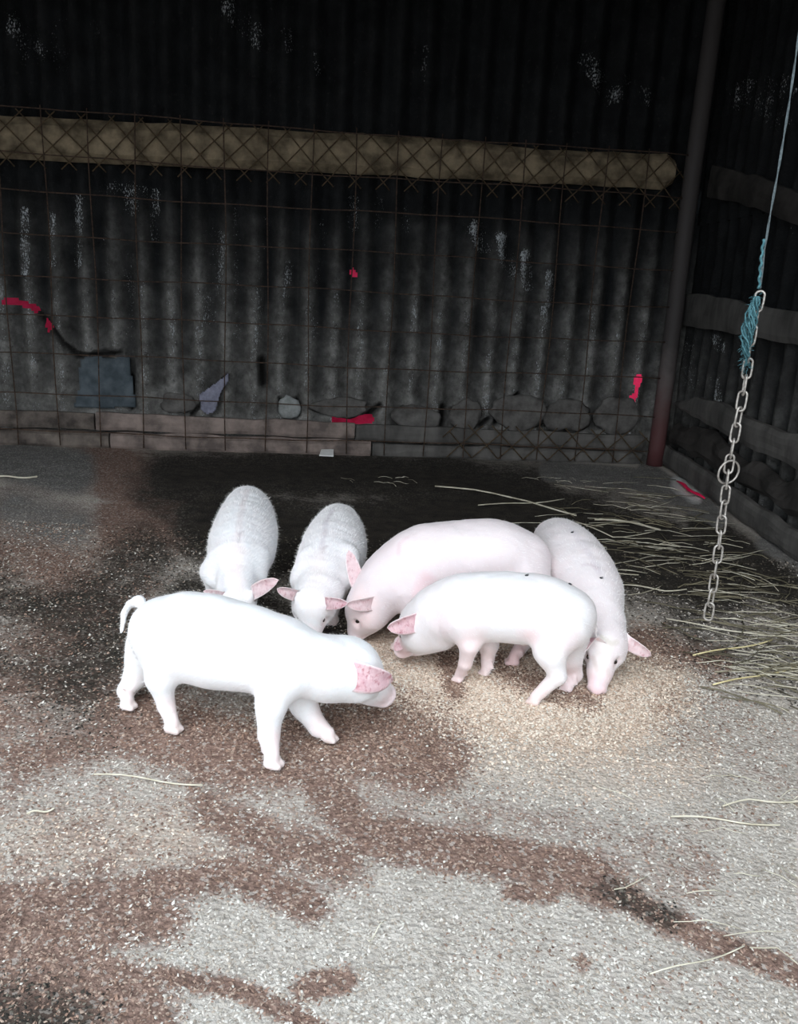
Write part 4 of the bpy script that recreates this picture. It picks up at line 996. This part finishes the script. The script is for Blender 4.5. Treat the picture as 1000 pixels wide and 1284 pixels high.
def straw_batch(name, n, regions, mat, rad, ln, label, ang=.35):
    V, F = [], []
    for k_ in range(n):
        reg = regions[rng.integers(0, len(regions))]
        (x0, y0), (x1, y1), w = reg; t = rng.uniform(); px = x0 + (x1 - x0) * t + rng.normal(0, w * 1.4); py = y0 + (y1 - y0) * t + rng.normal(0, w * .5)
        if py < 597: continue
        p = fl(px, py); a_ = rng.normal(-.12, ang); L_ = rng.uniform(.4, 1) * ln; bend = rng.normal(0, .5)
        if p[0] > 1.5 or p[1] > 4.9: continue
        pts = []; q = np.array([p[0], p[1]]); 
        for i in range(5):
            pts.append(np.array([q[0], q[1], max(floor_h(q[0], q[1]), -.001) + .004 + (.010 * sin(i * .8) * rng.uniform(0, 1))])); q = q + np.array([cos(a_), sin(a_)]) * L_ / 4; a_ += bend / 4
        if max(q_[0] for q_ in pts) > 1.57: continue
        v, f = tube_geo(pts, rad * rng.uniform(.6, 1.2), 3); b0 = len(V); V += v; F += [tuple(x + b0 for x in ff) for ff in f]
    return tag(mesh_obj(name, V, F, mat, None, smooth=True), label, 'straw', kind='stuff')
RG = [((760, 620), (900, 660), 30), ((800, 680), (960, 750), 40), ((860, 760), (1000, 800), 40), ((900, 830), (1000, 850), 25), ((740, 640), (860, 720), 40)]
straw_batch('loose_straw', 120, RG, M['straw'], .0014, .30, 'scattered thin pale straw on the dark floor at right')
straw_batch('trodden_straw', 180, RG + [((950, 720), (1000, 860), 40)], M['strawdull'], .0021, .26, 'trodden dull straw matted on the floor at right', ang=.6)
straw_batch('loose_straw', 60, [((430, 600), (530, 600), 10), ((640, 600), (760, 603), 10), ((990, 990), (1000, 1010), 12), ((870, 940), (1000, 1060), 60), ((900, 1150), (1000, 1100), 50)], M['straw'], .0010, .11, 'few thin straws strewn along the wall foot and the right edge', ang=.5)

# ------------------------------------------------------------------ crumbs of feed and grit
def crumbs(name, n, xy, size, colfun, label):
    h = floor_h(xy[:, 0], xy[:, 1]); n = len(xy)
    c = np.stack([xy[:, 0], xy[:, 1], h + size * .25], 1)
    tet = np.array([(1, 0, -.35), (-.5, .87, -.35), (-.5, -.87, -.35), (0, 0, .6), ])
    octa = np.array([(1, 0, 0), (0, .75, .05), (-1, 0, 0), (0, -.75, -.05), (0, 0, .5)])
    base_ = octa; m = len(base_)
    a = rng.uniform(0, 2 * pi, n); tilt = rng.normal(0, .35, n); el = rng.uniform(.55, 1.5, n)
    V = np.zeros((n, m, 3)); bx = base_[None, :, 0] * el[:, None]; by = base_[None, :, 1] / np.sqrt(el)[:, None] + rng.normal(0, .15, (n, m)); bz = base_[None, :, 2] + bx * np.sin(tilt)[:, None]
    V[:, :, 0] = bx * np.cos(a)[:, None] - by * np.sin(a)[:, None]; V[:, :, 1] = bx * np.sin(a)[:, None] + by * np.cos(a)[:, None]; V[:, :, 2] = bz
    V = V * size[:, None, None] + c[:, None, :]
    f = np.array([(0, 1, 4), (1, 2, 4), (2, 3, 4), (3, 0, 4)]); Fq = (f[None] + (np.arange(n) * m)[:, None, None]).reshape(-1, 3)
    cols = np.repeat(colfun(xy), m, axis=0)
    return tag(fast_mesh(name, V.reshape(-1, 3), Fq, M['crumb'], None, cols=cols), label, 'feed', kind='stuff')
def crumb_cols(xy):
    P_ = np.stack([xy[:, 0], xy[:, 1], np.zeros(len(xy))], 1); b_, w_, f_, g_ = floor_masks(P_); n = len(xy)
    pal_c = np.array([(.54, .495, .44), (.45, .40, .34), (.62, .58, .525), (.35, .295, .24)]); pal_t = np.array([(.62, .49, .39), (.70, .58, .47), (.50, .37, .275), (.74, .65, .54)]); pal_b = np.array([(.24, .15, .11), (.32, .215, .165), (.40, .30, .235), (.17, .11, .085)])
    pal_w = np.array([(.03, .025, .02), (.05, .042, .033), (.16, .14, .11), (.02, .018, .015)])
    k_ = rng.integers(0, 4, n); u = rng.uniform(0, 1, n); c = pal_c[k_]
    jit = lambda m_: (m_ + rng.uniform(-.35, .35, n)) > .5
    c = np.where(jit(f_)[:, None], pal_t[k_], c); c = np.where(jit(b_)[:, None], pal_b[k_], c); c = np.where(jit(w_)[:, None], pal_w[k_], c)
    c = np.where((u > np.where(jit(b_), .982, .955))[:, None] & (~jit(w_))[:, None], np.array([.68, .65, .58])[None], c)
    return c * rng.uniform(.8, 1.15, (n, 1))
n1_ = 95000
yy = .85 + 2.4 * rng.uniform(0, 1, n1_) ** 1.35; xx = rng.uniform(-.72, .72, n1_) * (yy * .95 + .1) + .03 * yy
sz_ = rng.uniform(.0014, .0042, n1_) * (.7 + .35 * yy / 1.5)
crumbs('floor_grit', n1_, np.stack([xx, yy], 1), sz_, crumb_cols, 'gritty crumbs of feed, dung and dust scattered over the floor')
n2_ = 38000
a_ = rng.normal(0, 1, (n2_, 2)); xy = np.stack([.28 + .32 * a_[:, 0], 1.96 + .15 * a_[:, 1] + .05 * a_[:, 0]], 1)
crumbs('feed_meal', n2_, xy, rng.uniform(.002, .0055, n2_), crumb_cols, 'heap of tan meal under the snouts of the pigs')
